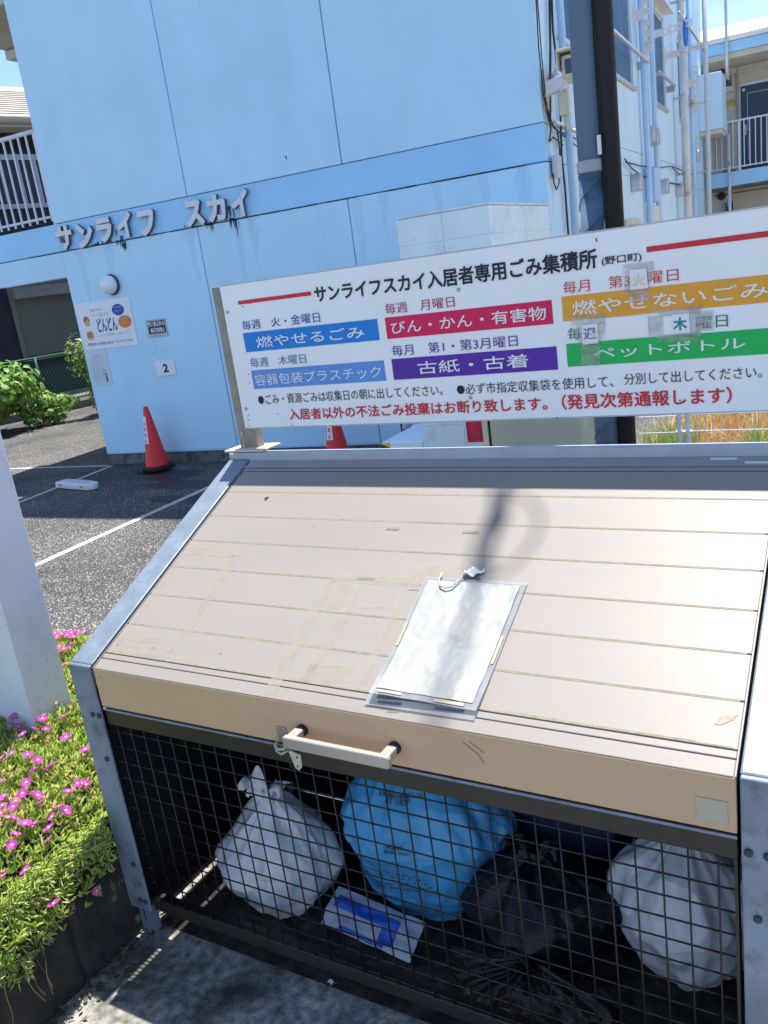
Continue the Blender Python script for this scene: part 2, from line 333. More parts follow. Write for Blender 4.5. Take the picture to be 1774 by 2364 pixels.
AL = 0.065091
L0 = Vector((-6.213, 5.56, 0.0))
FB = Matrix.Translation(L0) @ Matrix.Rotation(AL, 4, 'Z')      # building frame: u along the front, v into the depth
FBi = FB.inverted()
def uv(px, py, v=0.0):      # hit on a plane parallel to the facade, v behind it -> (u, z)
    n = FB.to_3x3() @ Vector((0, 1, 0)); p = FBi @ onplane(px, py, n, FB @ Vector((0, v, 0))); return p.x, p.z
UR = 5.573
def sv(px, py, out=0.0):    # hit on the building's right-hand side wall -> (v, z)
    n = FB.to_3x3() @ Vector((1, 0, 0)); p = FBi @ onplane(px, py, n, FB @ Vector((UR + out, 0, 0))); return p.y, p.z

# ------------------------------------------------------------------ ground
def sheet(name, x0, x1, y0, y1, z, m, label=None, nx=1, ny=1, kind='structure', thick=.0, hgt=None):
    mb = MB(); mb.grid(lambda s, t: (x0+(x1-x0)*s, y0+(y1-y0)*t, z + (hgt(x0+(x1-x0)*s, y0+(y1-y0)*t) if hgt else 0)), nx, ny)
    o = ob_of(name, mesh_of(name, mb, m)); o['kind'] = kind; return o
sheet('ground', -220, 220, -220, 220, -.03, M('far_ground', (.22, .2, .16), .95, .2, 1))
sheet('asphalt', -14, 12, -14, 20, -.004, asph)
pb = MB(); pb.box(-.12, 3.4, -3.2, .93, -.05, .0)
po = solo('concrete_pad', pb, padmat, None, None, (0, 0, 0)); po['kind'] = 'structure'
sheet('bin_floor_shade_dirt', -.045, 1.645, .05, .755, .0015, M('dark_floor_shade_dirt', (.055, .048, .038), .95, .6, 30, 1.0, 60, col2=(.012, .012, .011), c2s=14, c2lo=.42, c2hi=.6))  # dark sheet over the pad: dirt, plus the bin's inner shade put into its colour
# painted parking lines
def line(a, b, w, label=None):
    a = Vector(a); b = Vector(b); d = (b - a); n = Vector((-d.y, d.x)).normalized() * (w / 2)
    mb = MB(); mb.quad((a.x-n.x, a.y-n.y, 0), (b.x-n.x, b.y-n.y, 0), (b.x+n.x, b.y+n.y, 0), (a.x+n.x, a.y+n.y, 0))
    o = solo('parking_line', mb, linepaint, None, None, (0, 0, 0)); o['kind'] = 'structure'; return o
def bp(u, v, z=0): p = FB @ Vector((u, v, z)); return (p.x, p.y)
line(bp(-4.2, -.10), bp(0.02, -.06), .06)
line(bp(.10, -.07), bp(.30, -2.6), .06); line(bp(2.24, -5.2), bp(2.30, -.9), .075)

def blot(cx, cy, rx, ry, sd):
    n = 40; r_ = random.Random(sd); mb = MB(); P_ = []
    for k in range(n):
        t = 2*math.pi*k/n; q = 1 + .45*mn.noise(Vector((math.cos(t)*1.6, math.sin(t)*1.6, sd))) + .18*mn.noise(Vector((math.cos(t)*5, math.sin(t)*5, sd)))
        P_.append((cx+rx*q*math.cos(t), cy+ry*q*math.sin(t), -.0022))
    mb.add(P_, [tuple(range(n))]); o = solo('wet_shade_patch', mb, wetshade, None, None, (0, 0, 0)); o['kind'] = 'structure'
wetshade = M('damp_shade_asphalt', (.022, .023, .025), .45, .5, 30, .9, 90, alpha=.72)  # damp stains, painted dark to deepen the asphalt's shade as well
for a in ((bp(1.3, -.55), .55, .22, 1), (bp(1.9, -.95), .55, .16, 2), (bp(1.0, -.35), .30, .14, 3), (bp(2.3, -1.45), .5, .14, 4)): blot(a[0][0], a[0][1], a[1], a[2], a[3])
# ------------------------------------------------------------------ apartment building
H = 7.55; DEP = 12.45
bld = thing('apartment_building', 'pale blue apartment block with darker band, raised lettering and a wall full of pipes', 'building', (0, 0, 0), FB)
def wallpart(name, u0, u1, v0, v1, z0, z1, m, label=None, bevel=.006):
    return part(name, MB().box(u0, u1, v0, v1, z0, z1), m, bld, bevel=bevel, label=label)
# core behind the panels
part('backing_wall', MB().box(.02, UR-.03, .035, DEP-.1, .02, H-.02), jointdark, bld)
G = .011
for a, b in ((0, 1.870), (1.870+G, 3.676), (3.676+G, UR)):
    wallpart('wall_panel', a, b, 0, .14, 2.770, H, wallblue)
for a, b in ((0, 1.924), (1.924+G, 3.684), (3.684+G, UR)):
    wallpart('wall_panel', a, b, 0, .14, .125, 2.462, wallblue)
wallpart('band', -1.12, UR, .006, .16, 2.472, 2.764, bandblue, bevel=.004)
part('plinth', MB().box(.015, UR-.015, .02, .3, -.02, .125), concrete, bld, bevel=.01)
# slab, lintel and soffit of the open passage on the left
wallpart('lintel', -1.12, -.002, 0, .16, 2.191, 2.462, wallblue)
part('passage_soffit', MB().box(-1.12, -.002, .165, DEP, 2.30, 2.46), M('soffit_grey', (.30, .31, .31), .8, .1, 3), bld)
part('walkway_slab', MB().box(-1.12, -.002, .165, DEP, 2.465, 2.76), concrete, bld)
part('left_side_wall', MB().box(-.001, .018, .145, DEP, .0, 2.3), M('passage_wall', (.30, .36, .42), .8, .1, 3), bld)
part('walkway_roof', MB().box(-1.3, -.002, .0, 1.35, 4.97, 5.15), M('roof_soffit_beige', (.52, .49, .42), .8, .1, 5), bld, bevel=.01)
part('roof_beam', MB().box(-1.3, -.002, 1.1, 1.35, 4.86, 4.965), M('beam_pale', (.58, .58, .55), .7, .06, 5), bld, bevel=.01)
part('roof_slab', MB().box(-.02, UR+.06, -.04, DEP, H, H+.18), whiteroof, bld, bevel=.01)
# groove trims under the panels (raised bead the photo shows along the base and corners)
parts('base_bead', MB().box(.0, 1.90, -.006, -.0005, .15, .158).box(1.95, 3.66, -.006, -.0005, .15, .158), wallblue, bld)
# 2F railing on the left
rl = part('railing', MB().tube([(-1.12, .03, 3.738), (-.0, .03, 3.738)], .024, 8), whitemetal, bld, smooth=True)
part('lower_rail', MB().tube([(-1.12, .03, 2.853), (-.0, .03, 2.853)], .014, 8), whitemetal, rl, smooth=True)
barm = mesh_of('bar', MB().box(-.009, .009, -.009, .009, -.47, .47), whitemetal)
for k in range(10): share('bar', barm, (-.045 - .118*k, .03, 3.275), rl)
part('railing_end_post', MB().box(-.022, -.002, .01, .05, 2.765, 3.75), whitemetal, bld)
# letters
letters = [('サ', (305,1235),(408,1370)), ('ン', (415,1225),(522,1352)), ('ラ', (527,1188),(628,1332)), ('イ', (637,1155),(736,1306)), ('フ', (756,1150),(862,1290)),
           ('ス', (1006,1095),(1128,1246)), ('カ', (1128,1064),(1248,1216)), ('イ', (1260,1030),(1374,1192))]
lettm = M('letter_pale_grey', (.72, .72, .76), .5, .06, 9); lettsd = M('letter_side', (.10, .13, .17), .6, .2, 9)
k1 = 700/1660
for ch, a, b in letters:
    cx, cy = (a[0]+b[0])/2*k1, (a[1]+b[1])/2*k1; u, z = uv(cx, cy, -.03); hw = (b[0]-a[0])*k1*.00345 if False else 0
    uL = uv(a[0]*k1+3, cy, -.03)[0]; uR_ = uv(b[0]*k1-3, cy, -.03)[0]; hh = .128
    mb = MB(); textmb(mb, ch, lambda s, t, w: (uL + (uR_-uL)*s, -.022 - .020*w if True else 0, z-hh+2*hh*t), .055, .05)
    me_i = len(mb.f)
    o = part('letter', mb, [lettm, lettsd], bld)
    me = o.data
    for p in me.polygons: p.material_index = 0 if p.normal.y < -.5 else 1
# algae runs beneath the letters
def streak(mb, u, z0, ln, w, y):
    n = 7; L = []; Rr = []
    for i in range(n+1):
        t = i/n; ww = w*(1-t)**.8*(.7+.6*random.random()); ox = (random.random()-.5)*w*.4
        L.append((u-ww/2+ox, y, z0-ln*t)); Rr.append((u+ww/2+ox, y, z0-ln*t))
    for i in range(n): mb.quad(L[i], L[i+1], Rr[i+1], Rr[i])
mb = MB()
for px, py, ln, w in ((680,1345,.10,.08),(668,1300,.18,.05),(690,1330,.13,.05),(655,1325,.09,.08),(1145,1230,.13,.07),(1160,1225,.11,.05),(1290,1215,.24,.05),(1270,1205,.12,.09),(1300,1205,.16,.03),(600,1325,.06,.10),(560,1330,.04,.12),(1020,1245,.05,.09),(1250,1140,.16,.05),(1275,1150,.20,.04),(640,1270,.12,.03),(525,1345,.03,.15)):
    u, z = uv(px*k1, py*k1)
    for q in range(3):
        mb = MB(); streak(mb, u+random.uniform(-.5, .5)*w, min(z, 2.70)+.02, ln*random.uniform(.4, 1.05), w*.24, -.0035-.0002*q); part('algae_stain', mb, grime, bld)
mb = MB()
for i in range(60):
    u = random.uniform(-.6, 5.4); w = random.uniform(.04, .35); mb.box(u, u+w, -.0025, .004, 2.462, 2.462+random.uniform(.004, .010))
part('joint_grime', mb, grime, bld, kind='stuff')
stm = M('rain_streak_film', (.33, .46, .55), .8, .3, 12, alpha=.07); stm2 = M('pale_wash_streak', (.72, .84, .95), .8, .2, 12, alpha=.12)
for i in range(26):
    u = random.uniform(.1, 5.4); top_ = random.choice((2.455, 2.455, 4.9, 6.0)); mb = MB(); streak(mb, u, top_, random.uniform(.3, 1.3), random.uniform(.03, .14), -.0012-.00002*i); part('rain_streak', mb, stm if i % 3 else stm2, bld)
# small holes / marks on the facade
mb = MB(); u, z = uv(661, 362); mb.lathe([(.009, -.004), (.006, -.002)], (u, 0, z), 8, 1); mb.box(u-.003, u+.003, -.0022, -.001, z-.03, z-.01); part('wall_mark', mb, grime, bld)
# ---- right-hand side wall
part('side_wall', MB().box(UR-.10, UR-.001, .145, 12.0, .02, 2.468), sideblue, bld)
part('side_wall', MB().box(UR-.10, UR-.001, .145, 12.0, 2.770, 3.470), sideblue, bld)
part('side_band', MB().box(UR-.10, UR-.004, .145, 12.0, 2.474, 2.764), sideblue, bld)
part('side_grime', MB().box(UR-.01, UR-.002, .15, 1.2, 2.4685, 2.4735), grime, bld)
# window band with real openings
wins = [(.72, 1.75, 3.487, 4.75), (2.55, 4.36, 3.487, 4.75), (5.80, 7.10, 3.487, 4.75), (8.55, 9.38, 3.487, 4.75)]
cur = .145
mbp = MB()
for a, b, z0, z1 in wins:
    mbp.box(UR-.10, UR-.001, cur, a, 3.4705, z1); cur = b
mbp.box(UR-.10, UR-.001, cur, 12.0, 3.4705, 4.75); mbp.box(UR-.10, UR-.001, .145, 12.0, 4.7505, H)
part('side_wall', mbp, sideblue, bld)
wins_o = []
for i, (a, b, z0, z1) in enumerate(wins):
    f = MB(); t = .045
    f.box(UR-.075, UR-.02, a, a+t, z0+.03, z1).box(UR-.075, UR-.02, b-t, b, z0+.03, z1).box(UR-.075, UR-.02, a+t, b-t, z1-t, z1).box(UR-.075, UR-.02, a+t, b-t, z0+.03, z0+.03+t)
    m_ = (a+b)/2; f.box(UR-.07, UR-.03, m_-.03, m_+.03, z0+.03+t, z1-t)
    w = part('window', f, alu, bld)
    parts('pane', MB().box(UR-.056, UR-.050, a+t, m_-.03, z0+.03+t, z1-t).box(UR-.056, UR-.050, m_+.03, b-t, z0+.03+t, z1-t), [glassgrey, glassgrey, glassdark, glassgrey][i], w)
    if i == 1: part('curtain', MB().grid(lambda s, q: (UR-.035+.008*math.sin(s*60), a+t+(b-a-.1)*s*.45, z0+.08+(z1-z0-.13)*q), 60, 1), curtain, w)
    part('sill', MB().box(UR-.02, UR+.035, a-.03, b+.03, z0-.012, z0+.028), alu, w)
    # window guard rail
    r = MB(); zz = z0 + .33
    if i == 0: zz = z0 + .37
    r.box(UR+.10, UR+.135, a-.15 if i else a+.02, b+.42 if i == 1 else b+.1, zz, zz+.035).box(UR, UR+.12, b+(.35 if i == 1 else .05), b+(.38 if i == 1 else .08), zz-.06, zz+.03).box(UR, UR+.12, a-.1, a-.07, zz-.02, zz+.03)
    part('window_rail', r, alu, bld, bevel=.004)
# awning hood over third window
part('window_hood', MB().prism([(UR, 5.0), (UR+.16, 4.83), (UR+.16, 4.78), (UR, 4.80)], 1, 5.78, 7.12), whitemetal, bld)
# pipes
def pipe(name, pts, r, m, n=12): return part(name, MB().tube(pts, r, n), m, bld, smooth=True)
def vs_(x, y): return sv(1174+x*600/1660, y*600/1660)
pipe('downpipe', [(UR+.06, .60, 0), (UR+.06, .60, H)], .034, pipeblue)
va = vs_(835, 600)[0]; pipe('downpipe', [(UR+.07, va, 0), (UR+.07, va, 2.55), (UR+.07, va+.03, 2.75), (UR+.07, va, 2.95), (UR+.07, va, H)], .040, pipeblue)
vb = vs_(895, 600)[0]; pipe('downpipe', [(UR+.07, vb, 0), (UR+.07, vb, H)], .036, pipeblue)
vc = 7.9; pc = pipe('soil_pipe', [(UR+.16, vc, 0), (UR+.16, vc, H)], .062, pipewhite, 16)
for z in (2.62, 3.75, 5.1): part('pipe_clamp', MB().lathe([(.07, -.02), (.07, .02)], (UR+.16, vc, z), 16).box(UR, UR+.16, vc-.015, vc+.015, z-.015, z+.015), alu, bld)
vd = 9.7; pipe('downpipe', [(UR+.07, vd, 0), (UR+.07, vd, H)], .040, pipeblue)
ve = 10.7; pipe('downpipe', [(UR+.22, ve, 0), (UR+.22, ve, H)], .042, pipewhite)
for z in (2.75, 3.95, 4.9): part('pipe_clamp', MB().lathe([(.05, -.015), (.05, .015)], (UR+.22, ve, z), 12).box(UR, UR+.22, ve-.012, ve+.012, z-.012, z+.012), alu, bld)
# balcony tower at the far end
part('balcony_wall', MB().box(UR, UR+.42, 11.4, 12.4, 3.52, 4.52), sideblue, bld, bevel=.01)
part('balcony_floor', MB().box(UR, UR+.40, 11.45, 12.38, 3.44, 3.515), beigewall, bld)
pipe('balcony_post', [(UR+.45, 12.35, 4.5), (UR+.45, 12.35, 6.6)], .03, pipewhite)
pipe('balcony_post', [(UR+.45, 12.35, 0.2), (UR+.45, 12.35, 3.46)], .03, pipewhite)
# vent hoods
def hood(v, z, w=.17, h=.20, d=.12):
    pts = [(-w/2, -h/2), (w/2, -h/2)] + [(w/2*math.cos(t), h/2-w/2+w/2*math.sin(t)) for t in [i*math.pi/10 for i in range(11)]]
    mb = MB().prism([(v+p, z+q) for p, q in pts], 0, UR, UR+d)
    return part('vent_hood', mb, alu, bld, bevel=.012)
for x, y, w in ((790,1170,.20),(970,1195,.20),(1072,1215,.17),(1143,1222,.20),(905,880,.22),(878,865,.17),(1177,1000,.17)):
    v, z = vs_(x, y); hood(v, z, w, .21)
v, z = vs_(895, 1190); part('junction_box', MB().box(UR, UR+.13, v-.28, v+.18, z-.21, z+.21), pipeblue, bld, bevel=.008)
part('junction_box', MB().box(UR, UR+.10, v-.25, v+.2, z-1.1, z-.26), whitemetal, bld, bevel=.008, label='white lower junction box')
parts('duct_cover', MB().box(UR, UR+.06, 5.0, 5.08, 2.55, 2.95).box(UR, UR+.06, 5.0, 5.3, 2.50, 2.55), ivory, bld, bevel=.006)
# clothes pole brackets with holes
def bracket(y0, z, dz, up, v):
    mb = MB(); L = .62; wd = .095
    if up:   # folded upright against wall
        pts = []; 
        cx = UR+.16
        fr = [(cx-wd/2, z-.30), (cx+wd/2, z-.38)]
        n = 5
        # ladder of plates round holes
        mb.prism([(cx-wd/2, z-.42), (cx+wd/2, z-.34), (cx+wd/2, z-.25), (cx-wd/2, z-.25)], 1, v, v+.02)
        for k in range(n):
            zc = z-.20+.12*k
            ring(mb, (cx, v, zc), .033, wd/2, .12, 1)
        mb.box(UR, cx-wd/2, v, v+.02, z+.02, z+.14); mb.box(UR, UR+.012, v-.05, v+.07, z-.05, z+.2)
    else:    # folded out, horizontal
        mb.box(UR, UR+.012, v-.05, v+.07, z-.1, z+.12)
        mb.box(UR, UR+.16, v, v+.02, z-.045, z+.045)
        for k in range(4): ring(mb, (UR+.21+.1*k, v, z+.012*k), .030, .042, .10, 0)
    return part('clothes_pole_bracket', mb, whiteplastic, bld)
def ring(mb, c, r, hw, step, ax):
    # a square plate with a round hole; ax=1 stacks in z, ax=0 stacks in x
    n = 16; o = []; i_ = []
    for k in range(n):
        t = 2*math.pi*k/n + math.pi/4; cx, cz = math.cos(t), math.sin(t); m = max(abs(cx), abs(cz))
        hx, hz = (hw, step/2) if ax == 1 else (step/2, hw)
        o.append((cx/m*hx, cz/m*hz)); i_.append((cx*r, cz*r))
    vs = [(c[0]+p, c[1]+dy, c[2]+q) for dy in (0, .02) for p, q in o + i_]
    fs = []
    for k in range(n):
        j = (k+1) % n
        fs += [(k, j, n+j, n+k), (2*n+k, 3*n+k, 3*n+j, 2*n+j), (k, 2*n+k, 2*n+j, j), (n+k, n+j, 3*n+j, 3*n+k)]
    mb.add(vs, fs)
bracket(0, sv(1470, 62)[1]+.0, 0, True, sv(1468, 62)[0]-.15)
bracket(0, 4.07, 0, True, 9.5)
bracket(0, 4.30, 0, False, 5.65); bracket(0, 4.28, 0, False, 7.25)
part('laundry_rod', MB().tube([(UR+.46, 5.2, 4.39), (UR+.46, 8.0, 4.36)], .016, 8), alu, bld, smooth=True)
# blue hanging ring on the rod
def oval(c, rz, ry, r, n=20): return [(c[0], c[1]+ry*math.cos(2*math.pi*k/n), c[2]+rz*math.sin(2*math.pi*k/n)) for k in range(n+1)]
rc_ = FBi @ Vector((0, 0, 0))
solo('plastic_ring', MB().tube(oval((UR+.46, 5.75, 4.27), .17, .10, .02), .022, 8), bluering, 'bright blue plastic loop hanging on the laundry rod outside the window', 'laundry clip', (UR+.46, 5.75, 4.10), FB, smooth=True)
# small lower windows just above the sign
for x0, x1 in ((405, 460), (745, 830)):
    a = vs_(x0, 1430)[0]; b = vs_(x1, 1415)[0]
    w = part('window', MB().box(UR, UR+.03, a, b, 1.0, 1.97), ivory, bld, bevel=.005); part('pane', MB().box(UR+.031, UR+.034, a+.06, b-.06, 1.06, 1.91), glassgrey, w)
# cable bundle on the corner
cab = thing('cable_bundle', 'thin black cables running down the white corner of the building into a loose coil', 'cables', (UR+.05, .05, 2.2), FB)
def cpt(x, y, out=.03): v, z = vs_(x, y); return (UR+out, max(v, -.2), z)
for pts, r in (([(238,-60),(243,300),(240,560),(243,760),(250,830),(240,910),(265,880),(300,910),(325,930)], .007),
               ([(252,-60),(262,200),(290,430),(312,760),(318,1000),(340,1200),(362,1500)], .009),
               ([(150,-60),(170,300),(200,600),(235,780),(262,810)], .006),
               ([(158,-60),(185,300),(210,600),(240,770),(262,815)], .005),
               ([(258,800),(300,850),(360,860),(430,905)], .006), ([(262,815),(330,870),(425,945)], .006),
               ([(290,830),(305,950),(310,1060),(300,1180),(285,1215),(268,1170),(262,1110)], .006),
               ([(246,0),(250,400),(248,760),(262,800)], .005)):
    part('cable', MB().tube([cpt(x, y) for x, y in pts], r, 6), blackcable, cab, smooth=True)
ins = part('insulator', MB().box(UR+.02, UR+.07, cpt(262,1050)[1], cpt(288,1050)[1]+.02, cpt(0,1110)[2]-.0, cpt(270,1000)[2]), pipewhite, cab, bevel=.01)
v, z = vs_(335, 808); part('bracket', MB().box(UR, UR+.05, v-.35, v+.1, z-.012, z+.012), whitemetal, cab)
cb2 = thing('wall_cable', 'thin dark cable sagging along the side wall at first floor level', 'cable', (UR+.05, 4, 2.5), FB)
part('cable', MB().tube([cpt(x, y, .05) for x, y in ((715,1020),(760,1080),(830,1130),(900,1140))], .008, 6), blackcable, cb2, smooth=True)
part('cable', MB().tube([cpt(x, y, .05) for x, y in ((720,1040),(820,1065),(930,1078),(1020,1065),(1110,1100),(1175,1120))], .008, 6), blackcable, cb2, smooth=True)
part('cable', MB().tube([cpt(x, y, .05) for x, y in ((1020,1065),(1050,1100),(1075,1120))], .007, 6), blackcable, cb2, smooth=True)
part('cable', MB().tube([cpt(x, y, .05) for x, y in ((975,1165),(1055,1180),(1120,1190))], .010, 6), blackcable, cb2, smooth=True)
# security camera on the corner
sc = thing('security_camera', 'cream security camera on a pale arm at the corner of the blue wall', 'security camera', (UR, .15, 3.0), FB)
part('wall_plate', MB().box(UR, UR+.03, .05, .25, 2.86, 3.16), ivory, sc, bevel=.006)
armz = 3.02
part('arm', MB().prism([(UR+.02, armz-.07), (UR+.02, armz+.04), (UR+.42, armz+.12), (UR+.42, armz+.05)], 1, .02, .10), whitemetal, sc, bevel=.006)
part('dome', MB().lathe([(.001, .09), (.045, .08), (.08, .04), (.09, 0), (.09, -.03)], (UR+.12, .22, 3.09), 16), alu, sc, smooth=True)
part('conduit_box', MB().box(UR+.12, UR+.20, .08, .16, 2.80, 2.98), ivory, sc, bevel=.006)
part('cable', MB().tube([(UR+.15, .12, 2.82), (UR+.17, .12, 2.70), (UR+.27, .12, 2.64), (UR+.38, .12, 2.72), (UR+.44, .13, 2.92), (UR+.46, .14, 3.08)], .018, 8), ivory, sc, smooth=True)
part('bracket', MB().tube([(UR+.36, .15, armz+.08), (UR+.36, .15, armz+.17)], .018, 8), alu, sc)
hv, hzz = sv(1322, 150, .36)
h_ = part('housing', MB().box(UR+.27, UR+.46, hv, hv+.40, hzz-.085, hzz+.085), ivory, sc, bevel=.025)
part('lens_window', MB().box(UR+.305, UR+.425, hv-.006, hv-.0005, hzz-.05, hzz+.05), glassdark, h_)
part('sun_shield', MB().box(UR+.25, UR+.48, hv-.05, hv+.44, hzz+.10, hzz+.12).box(UR+.25, UR+.262, hv-.05, hv+.44, hzz-.02, hzz+.10).box(UR+.468, UR+.48, hv-.05, hv+.44, hzz-.02, hzz+.10), ivory, h_, bevel=.004)
part('neck', MB().tube([(UR+.36, hv+.15, armz+.08), (UR+.36, hv+.15, hzz-.08)], .018, 8), alu, sc)
# wall lamp, posters, number plate on the facade
ul, zl = uv(251, 658, -.06)
lamp = thing('wall_lamp', 'white oval bulkhead wall lamp above the poster', 'lamp', (ul, 0, zl), FB)
part('back_plate', MB().lathe([(.105, -.001), (.115, -.02), (.105, -.035)], (ul, 0, zl), 28, 1), M('lamp_back', (.05, .06, .08), .5), lamp, smooth=True)
part('globe', MB().lathe([(.100, -.036), (.103, -.06), (.088, -.10), (.055, -.13), (.015, -.145), (.001, -.146)], (ul, 0, zl), 28, 1), M('frosted_globe', (.84, .84, .88), .3, .02, 3), lamp, smooth=True)
def flat(mb, u0, u1, z0, z1, y, th=.003): return mb.box(u0, u1, y-th, y, z0, z1)
def ftext(mb, body, u0, u1, z0, z1, y, bold=0.0): return textmb(mb, body, lambda s, t, w: (u0+(u1-u0)*s, y, z0+(z1-z0)*t), bold)
ps = thing('poster', 'white notice board with blue hand lettering and blue and orange circles', 'poster', (.43, 0, 1.37), FB)
part('sheet', flat(MB(), .025, .842, 1.365, 1.885, -.001, .006), K_poster, ps)
Yp = -.0085
part('lettering', ftext(MB(), 'どんどん', .30, .60, 1.545, 1.70, Yp, .03), K_postblue, ps)
mb = MB(); ftext(mb, '管理会社からのお知らせ', .24, .43, 1.78, 1.81, Yp); ftext(mb, 'ちょっと気になる', .25, .50, 1.72, 1.755, Yp); ftext(mb, 'こんなときはお気軽にご相談ください。', .28, .76, 1.498, 1.522, Yp)
part('small_print', mb, K_faint, ps, kind='stuff')
part('bottom_line', ftext(MB(), '管理会社へのお問い合わせ　サンライフスカイ', .10, .79, 1.405, 1.44, Yp, .01), K_navy, ps)
def disc(mb, u, z, ru, rz, y, n=28): return mb.prism([(u+ru*math.cos(2*math.pi*k/n), z+rz*math.sin(2*math.pi*k/n)) for k in range(n)], 1, y-.0008, y)
part('blue_circle', disc(MB(), .655, 1.765, .088, .062, Yp), ink('ink_circle_blue', (.0, .06, .42)), ps)
part('orange_circle', disc(MB(), .72, 1.630, .095, .068, Yp-.0015), K_porange, ps)
mb = MB(); ftext(mb, '入居者募集', .59, .72, 1.785, 1.805, Yp-.002); ftext(mb, '空室あり', .60, .71, 1.745, 1.765, Yp-.002); ftext(mb, '仲介手数料', .66, .78, 1.65, 1.67, Yp-.004); ftext(mb, 'お得です', .665, .775, 1.61, 1.63, Yp-.004)
part('circle_print', mb, ink('circle_print_pale', (.45, .52, .62)), ps)
mb = MB(); disc(mb, .155, 1.69, .045, .05, Yp); part('printed_figure', mb, ink('ink_figure_red', (.45, .10, .12)), ps)
mb = MB(); disc(mb, .16, 1.66, .040, .035, Yp-.0012); disc(mb, .165, 1.52, .055, .05, Yp); part('printed_figure', mb, ink('ink_figure_yellow', (.65, .45, .15)), ps)
mb = MB(); mb.box(.125, .205, Yp-.0022, Yp-.0012, 1.50, 1.565); part('printed_figure', mb, K_pbrown, ps)
p2 = thing('leaflet', 'narrow white leaflet in a plastic sleeve below the notice board', 'leaflet', (.2, 0, .95), FB)
part('sheet', flat(MB(), .045, .335, .948, 1.360, -.001, .004), M('leaflet_paper', (.58, .65, .74), .3, .05, 5), p2)
mb = MB(); ftext(mb, 'どんどん', .13, .24, 1.275, 1.305, -.0062)
part('lettering', mb, ink('leaflet_blue', (.10, .30, .52)), p2)
mb = MB()
for i, zz in enumerate((1.24, 1.20, 1.175, 1.15, 1.125, 1.10, 1.075, 1.05, 1.025, 1.0)): ftext(mb, 'ご入居の皆様へお知らせいたします' if i % 2 else 'お困りのことはお問い合わせください', .075, .21 + .03*(i % 3), zz, zz+.012, -.0062)
part('small_print', mb, K_faint, p2, kind='stuff')
mb = MB(); mb.box(.255, .285, -.0062, -.0052, .985, 1.06).box(.235, .29, -.0062, -.0052, 1.07, 1.085).box(.24, .255, -.0062, -.0052, 1.11, 1.13).box(.27, .285, -.0062, -.0052, 1.11, 1.125)
part('printed_figure', mb, ink('leaflet_teal', (.03, .18, .34)), p2)
n1 = thing('no_parking_notice', 'small worn black and white notice above the number plate', 'notice', (1.15, 0, 1.42), FB)
part('sheet', flat(MB(), 1.012, 1.288, 1.420, 1.612, -.001, .005), M('worn_notice', (.45, .46, .48), .6, .2, 30), n1)
part('black_field', flat(MB(), 1.03, 1.27, 1.46, 1.595, -.0065, .001), ink('notice_black', (.02, .025, .04)), n1)
mb = MB(); ftext(mb, '関係者以外の', 1.035, 1.265, 1.535, 1.59, -.009, .02); ftext(mb, '無断駐車禁止', 1.06, 1.255, 1.468, 1.522, -.009, .02); part('lettering', mb, K_white, n1)
n2 = thing('number_plate', 'white plate with a bold black 2 on the blue wall', 'number plate', (1.15, 0, .99), FB)
part('sheet', flat(MB(), 1.022, 1.290, .997, 1.157, -.001, .010), K_poster, n2, bevel=.002)
part('lettering', ftext(MB(), '2', 1.125, 1.20, 1.03, 1.125, -.0125, .04), K_black, n2)
mb = MB()
for (u, z) in ((1.02, 1.25), (1.20, 1.27), (1.09, 1.31)): mb.lathe([(.006, -.002), (.004, -.001)], (u, 0, z), 6, 1)
parts('screw_hole', mb, grime, bld)
# block wall jutting out from the facade, with hazard corner and notice
bw = thing('block_wall', 'pale blue concrete block meter enclosure standing against the blue facade', 'wall', (5.2, -.8, 0), FB)
blk = mesh_of('block', MB().box(0, .392, 0, .10, 0, .19), blockblue)
import itertools
for r_ in range(11):
    z = .03 + r_*.19; off = 0
    for k in range(2):
        u0 = 4.866 + k*.352; w = .349
        part('block', MB().box(u0, u0+w, -1.552, -1.44, z+.003, z+.187), blockblue, bw, bevel=.004)
    for k in range(4):
        v0 = -1.435 + k*.359
        part('block', MB().box(5.455, 5.568, v0, v0+.356, z+.003, z+.187), blockblue, bw, bevel=.004)
part('block_core', MB().box(4.872, 5.562, -1.545, -.005, .0, 2.115), blockblue, bw)
part('coping', MB().box(4.866, 5.570, -1.554, -.003, 2.120, 2.134), M('coping_white', (.75, .76, .74), .7), bw)
lb = part('low_block', MB().box(4.50, 4.862, -1.55, -.85, .0, .49), blockblue, bw, bevel=.012)
mb = MB(); mb.box(4.499, 4.575, -1.5545, -1.5515, .15, .482); part('hazard_strip', mb, K_yellow, lb)
mb = MB()
for k in range(5):
    zz = .155+.08*k
    mb.prism([(4.500, zz+.04), (4.574, zz-.02), (4.574, zz+.018), (4.500, zz+.078)] if zz < .42 else [(4.500, zz-.0), (4.574, zz-.06), (4.574, zz-.03), (4.500, zz+.0)], 1, -1.557, -1.5555)
parts('hazard_stripe', mb, ink('hazard_black', (.01, .01, .01)), lb)
rn = thing('red_notice', 'plain crimson notice panel fixed to the pale block wall', 'notice', (5.30, -1.555, .46), FB)
part('sheet', MB().box(5.235, 5.358, -1.562, -1.5545, .468, 1.2), ink('notice_crimson', (.62, .01, .07)), rn)
parts('frame_line', MB().box(5.247, 5.250, -1.5645, -1.5625, .485, 1.19).box(5.343, 5.346, -1.5645, -1.5625, .485, 1.19).box(5.2505, 5.3425, -1.5645, -1.5625, .485, .488), ink('notice_dark', (.30, .0, .04)), rn)
gp = thing('meter_pipe', 'white elbow pipe with dark lagging behind the low block', 'pipe', (4.63, -.35, 0), FB)
u_, z_ = uv(540+1050*640/1660, 970+60*640/1660, -.35)
